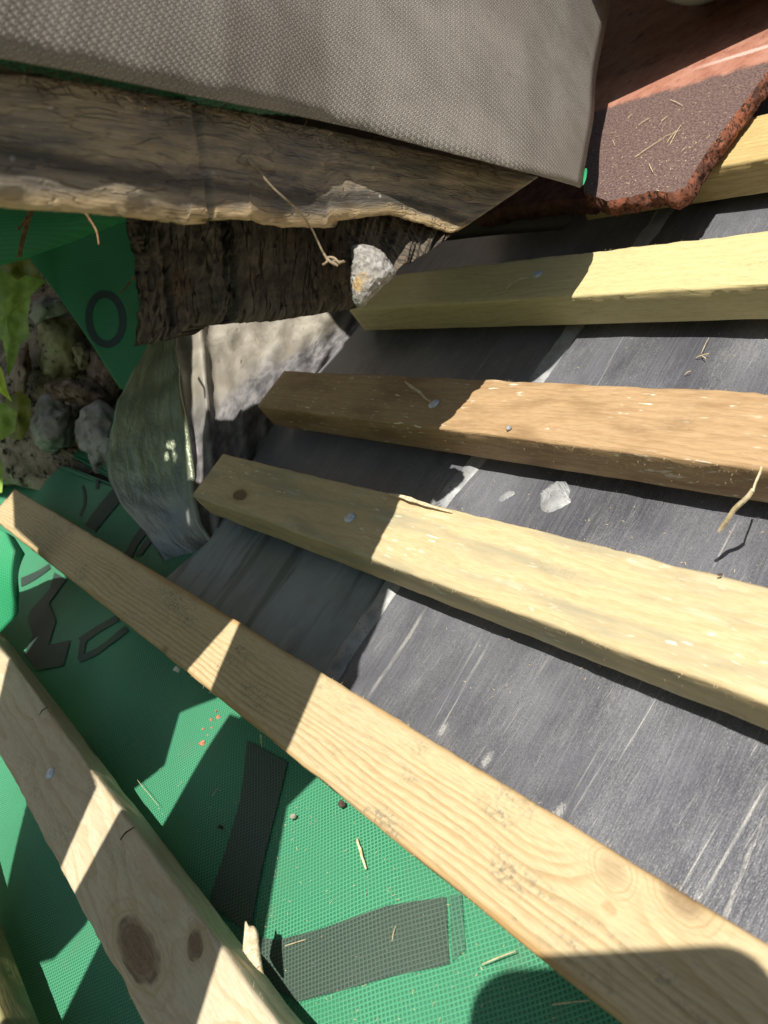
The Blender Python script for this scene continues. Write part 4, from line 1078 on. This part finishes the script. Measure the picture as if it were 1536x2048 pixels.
tag(ch, "torn pale wood chip standing against the knotty batten's upper edge", "wood chip")
def crumb(x, y, n, rpx, mat, label, cat, group, name):
    rng = random.Random(int(x * 7 + y)); z = plane_z(x, y, n)
    pts = [(x + math.cos(2 * math.pi * k / 9) * rpx * rng.uniform(.6, 1.2), y + math.sin(2 * math.pi * k / 9) * rpx * rng.uniform(.5, 1.0)) for k in range(9)]
    o = lump(name, pts, z - 0.0008, rpx / F * z * .5, mat, None, .0004, .0003, sub=3, s1=600, s2=1500); return tag(o, label, cat, group)
crumb(405, 1488, NM + .0016, 8, M_brick, "largest red crumb in the sun patch on the green membrane", "crumb", "red crumbs on the membrane", "clay_crumb")
for x, y, s_ in ((437, 1434, 5), (422, 1440, 4), (407, 1458, 4), (432, 1422, 3), (424, 1455, 3), (416, 1470, 3)):
    crumb(x, y, NM + .0012, s_, M_brick, "small red crumb in the sun patch on the green membrane", "crumb", "red crumbs on the membrane", "clay_crumb")
crumb(683, 1608, NM + .002, 9, M_barkchip, "dark bark chip under the lower edge of the ringed batten", "bark chip", None, "bark_chip")
crumb(585, 1632, NM + .0015, 8, simple("grey_flake", (.3, .28, .22), (.42, .38, .3), 300), "grey brown flake on green membrane left of the pale wood sliver", "flake", None, "grit_flake")
crumb(442, 1655, NM + .0015, 6, M_barkchip, "dark crumb on the vertical printed stroke", "crumb", None, "dark_crumb")
crumb(1018, 856, .0008, 7, M_seal, "white speck of mastic on the brown batten", "speck", None, "mastic_speck")
crumb(1440, 1150, .0012, 5, M_barkchip, "dark speck on the upper edge of the streaked batten", "speck", None, "dark_speck")
ws = crumb(355, 1338, NM + .004, 9, M_white, "small white scrap beside the ringed batten's lower edge", "scrap", None, "white_scrap")

# sawdust: far too many to count
def sawdust():
    rng = random.Random(11); vs, fs = [], []
    nrm = ROOF @ Vector((0, 0, 1)); low_side = ROOF @ Vector((0, -1, 0))
    def bit(p, n, L, wd):
        a = rng.uniform(0, 6.28); t = n.cross(Vector((.3, .8, .5))).normalized(); b_ = n.cross(t)
        d = (t * math.cos(a) + b_ * math.sin(a) + n * rng.uniform(0, .4)).normalized() * L; s = d.cross(n).normalized() * wd
        o = p + n * .0002; i = len(vs); vs.extend([o - s, o + s, o + d + s * .4, o + d - s * .4]); fs.append((i, i + 1, i + 2, i + 3))
    for _ in range(420):                                     # tile
        x, y = rng.uniform(1180, 1480), rng.uniform(150, 390)
        if y < 390 - (x - 1350) * 1.25 and y > 285 - (x - 1180) * .42: bit(P(x, y, TN), nrm, rng.uniform(.0006, .0018), rng.uniform(.0001, .00025))
    for key, mb, k in (('b2', .127, 260), ('b3', .363, 150), ('b1', -.0616, 50)):
        e0 = UM(mb) * H
        for _ in range(k):
            x = rng.uniform(860, 1536); r_ = RE(x, 690 + (x + 447) * mb, 0).x; dn = -abs(rng.gauss(0, .006))
            if dn > -.021: bit(W(r_, e0 - .0001, dn - .001), low_side, rng.uniform(.0005, .0014), rng.uniform(.0001, .0002))
    for _ in range(420):                                     # membrane
        x, y = rng.uniform(300, 1200), rng.uniform(1500, 2048)
        if y > 1350 + (x - 370) * .85 and y < 1290 + 1.3 * x + 40: q = RE(x, y, NM); bit(W(q.x, q.y, mem_h(q.x, q.y) + .0005), nrm, rng.uniform(.0004, .0015), rng.uniform(.00007, .00016))
    for _ in range(160):
        x, y = rng.uniform(850, 1536), rng.uniform(640, 1400); q = RE(x, y, NL); bit(W(q.x, q.y, lead_h(q.x, q.y) + .0003), nrm, rng.uniform(.0006, .0015), .00015)
    for key, mt, mb, k in (('b1', -.1155, -.0616, 60), ('b2', .0483, .127, 90), ('b3', .243, .363, 90), ('b4', .600, .800, 90), ('b5', 1.345, 1.845, 60)):
        for _ in range(k):                                   # torn fibres along the sawn edges
            s_ = mt if rng.random() < .5 else mb; x = rng.uniform(60, 1536) if key != 'b5' else rng.uniform(0, 600)
            r_ = RE(x, 690 + (x + 447) * s_, 0).x; e_ = UM(s_) * H; up_ = 1 if (s_ == min(mt, mb)) else -1
            n2_ = ROOF @ Vector((rng.uniform(-.8, .8), up_ * 0.8, rng.uniform(-.2, .6))); n2_.normalize()
            p = W(r_, e_ - up_ * .0004, -.0006); L = rng.uniform(.0006, .0020); sd = n2_.cross(nrm).normalized() * .00008; i = len(vs)
            vs.extend([p - sd, p + sd, p + n2_ * L + sd * .3, p + n2_ * L - sd * .3]); fs.append((i, i + 1, i + 2, i + 3))
    return mesh("sawdust", vs, fs, M_straw)
tag(sawdust(), "fine pale sawdust sprinkled over tile, batten sides and membrane", "sawdust", kind="stuff")

# ------------------------------------------------------------------ added sheets outside the picture that shape its light, and the phone
PV = (Vector((1, 0, 0)) - Lc * Lc.x).normalized(); QV = Lc.cross(PV)
def sunpt(p, q, along): return CAM + cw(PV * (p / 1000) + QV * (q / 1000) + Lc * (along / 1000))
from mathutils.geometry import tessellate_polygon
def sun_poly(name, pts, along, mat, label, cat, thick=0.004, holes=()):
    """flat sheet facing the sun; pts in mm across the sunbeam"""
    loops = [pts] + list(holes)
    flat = [p for l_ in loops for p in l_]
    tris = tessellate_polygon([[Vector((p[0], p[1], 0)) for p in l_] for l_ in loops])
    top = [sunpt(p, q, along) for p, q in flat]; k = len(top)
    vv = top + [v + SUN * thick for v in top]
    ff = [tuple(t) for t in tris] + [tuple(k + q for q in reversed(t)) for t in tris]
    o_ = 0
    for l_ in loops:
        n_ = len(l_); ff += [(o_ + a, o_ + (a + 1) % n_, k + o_ + (a + 1) % n_, k + o_ + a) for a in range(n_)]; o_ += n_
    o = mesh(name, vv, ff, mat, smooth=False); fix_normals(o); return tag(o, label, cat)
G = [(-112, -150), (-118, -139), (-130, -105), (-146, -92), (-146, -29), (-150, -7), (-156, 70), (-275, 40), (-258, -9), (-245, -42), (-238, -58), (-225, -93), (-194, -150), (-186, -146), (-176, -190),
     (-181, -191), (-208, -163), (-237, -162), (-236, -129), (-258, -119), (-248, -108), (-254, -70), (-261, -50), (-278, -36), (-293, -34), (-312, -45), (-337, -68), (-362, -140), (-392, -225), (-436, -256), (-424, -285), (-418, -318), (-432, -345), (-495, -397), (-545, -471), (-600, -520), (-760, -600), (-900, -1000), (-118, -1000)]
HOLES = [[(-274, -472), (-272, -352), (-262, -349), (-263, -388), (-256, -405), (-240, -402), (-228, -420), (-216, -425), (-204, -441), (-188, -442), (-160, -476), (-160, -512), (-186, -545), (-240, -565), (-280, -545)],
         [(-291, -383), (-289.5, -387), (-287.5, -384.5), (-286, -387), (-284, -383), (-285.5, -380), (-288, -381.5)], [(-286.5, -378), (-284.5, -379), (-283, -374), (-285, -371)], [(-293, -378), (-291, -379), (-290.5, -374), (-292.5, -373)],
         [(-273.5, -329), (-272, -330), (-270, -323), (-269.5, -316), (-271.5, -320)]]  # openings shaped to let sun patches through
def PQ(x, y, z):
    v = ray(x, y) * z * 1000; return (v.dot(PV), v.dot(QV))
sun_poly("shadow_sheet", G, 60, M_felt, "added sheet left of the view, cut to cast the shadows", "roofing membrane", .001, HOLES)  # unseen added sheet, its outline drawn from the shadows wanted
sun_poly("upper_blocker", [(40, -545), (62, -539), (158, -512), (330, -465), (600, -393), (800, -393), (800, -1150), (40, -1150)], 230, M_clay_edge, "added sheet above the view, blocking sun and sky light", "roof tile", .012)  # unseen added sheet that shades the tile top and cuts sky light
# the phone that takes the picture
vs, fs = [], []
x0, x1, y0, y1, rc = -.061, .028, -.027, .135, .014
ol = []
for (cx_, cy_, a0) in ((x1 - rc, y0 + rc, -90), (x1 - rc, y1 - rc, 0), (x0 + rc, y1 - rc, 90), (x0 + rc, y0 + rc, 180)):
    for k in range(7): a = R(a0 + 15 * k); ol.append((cx_ + rc * math.cos(a), cy_ + rc * math.sin(a)))
for z in (-.0015, -.0095): vs += [CAM + cw(Vector((x, y, z))) for x, y in ol]
n = len(ol); fs = [tuple(range(n)), tuple(range(n, 2 * n))] + [(i, (i + 1) % n, n + (i + 1) % n, n + i) for i in range(n)]
ph = mesh("smartphone", vs, fs, M_phone, smooth=False); fix_normals(ph)
tag(ph, "black phone taking the picture, seen only by its rounded shadow", "phone")
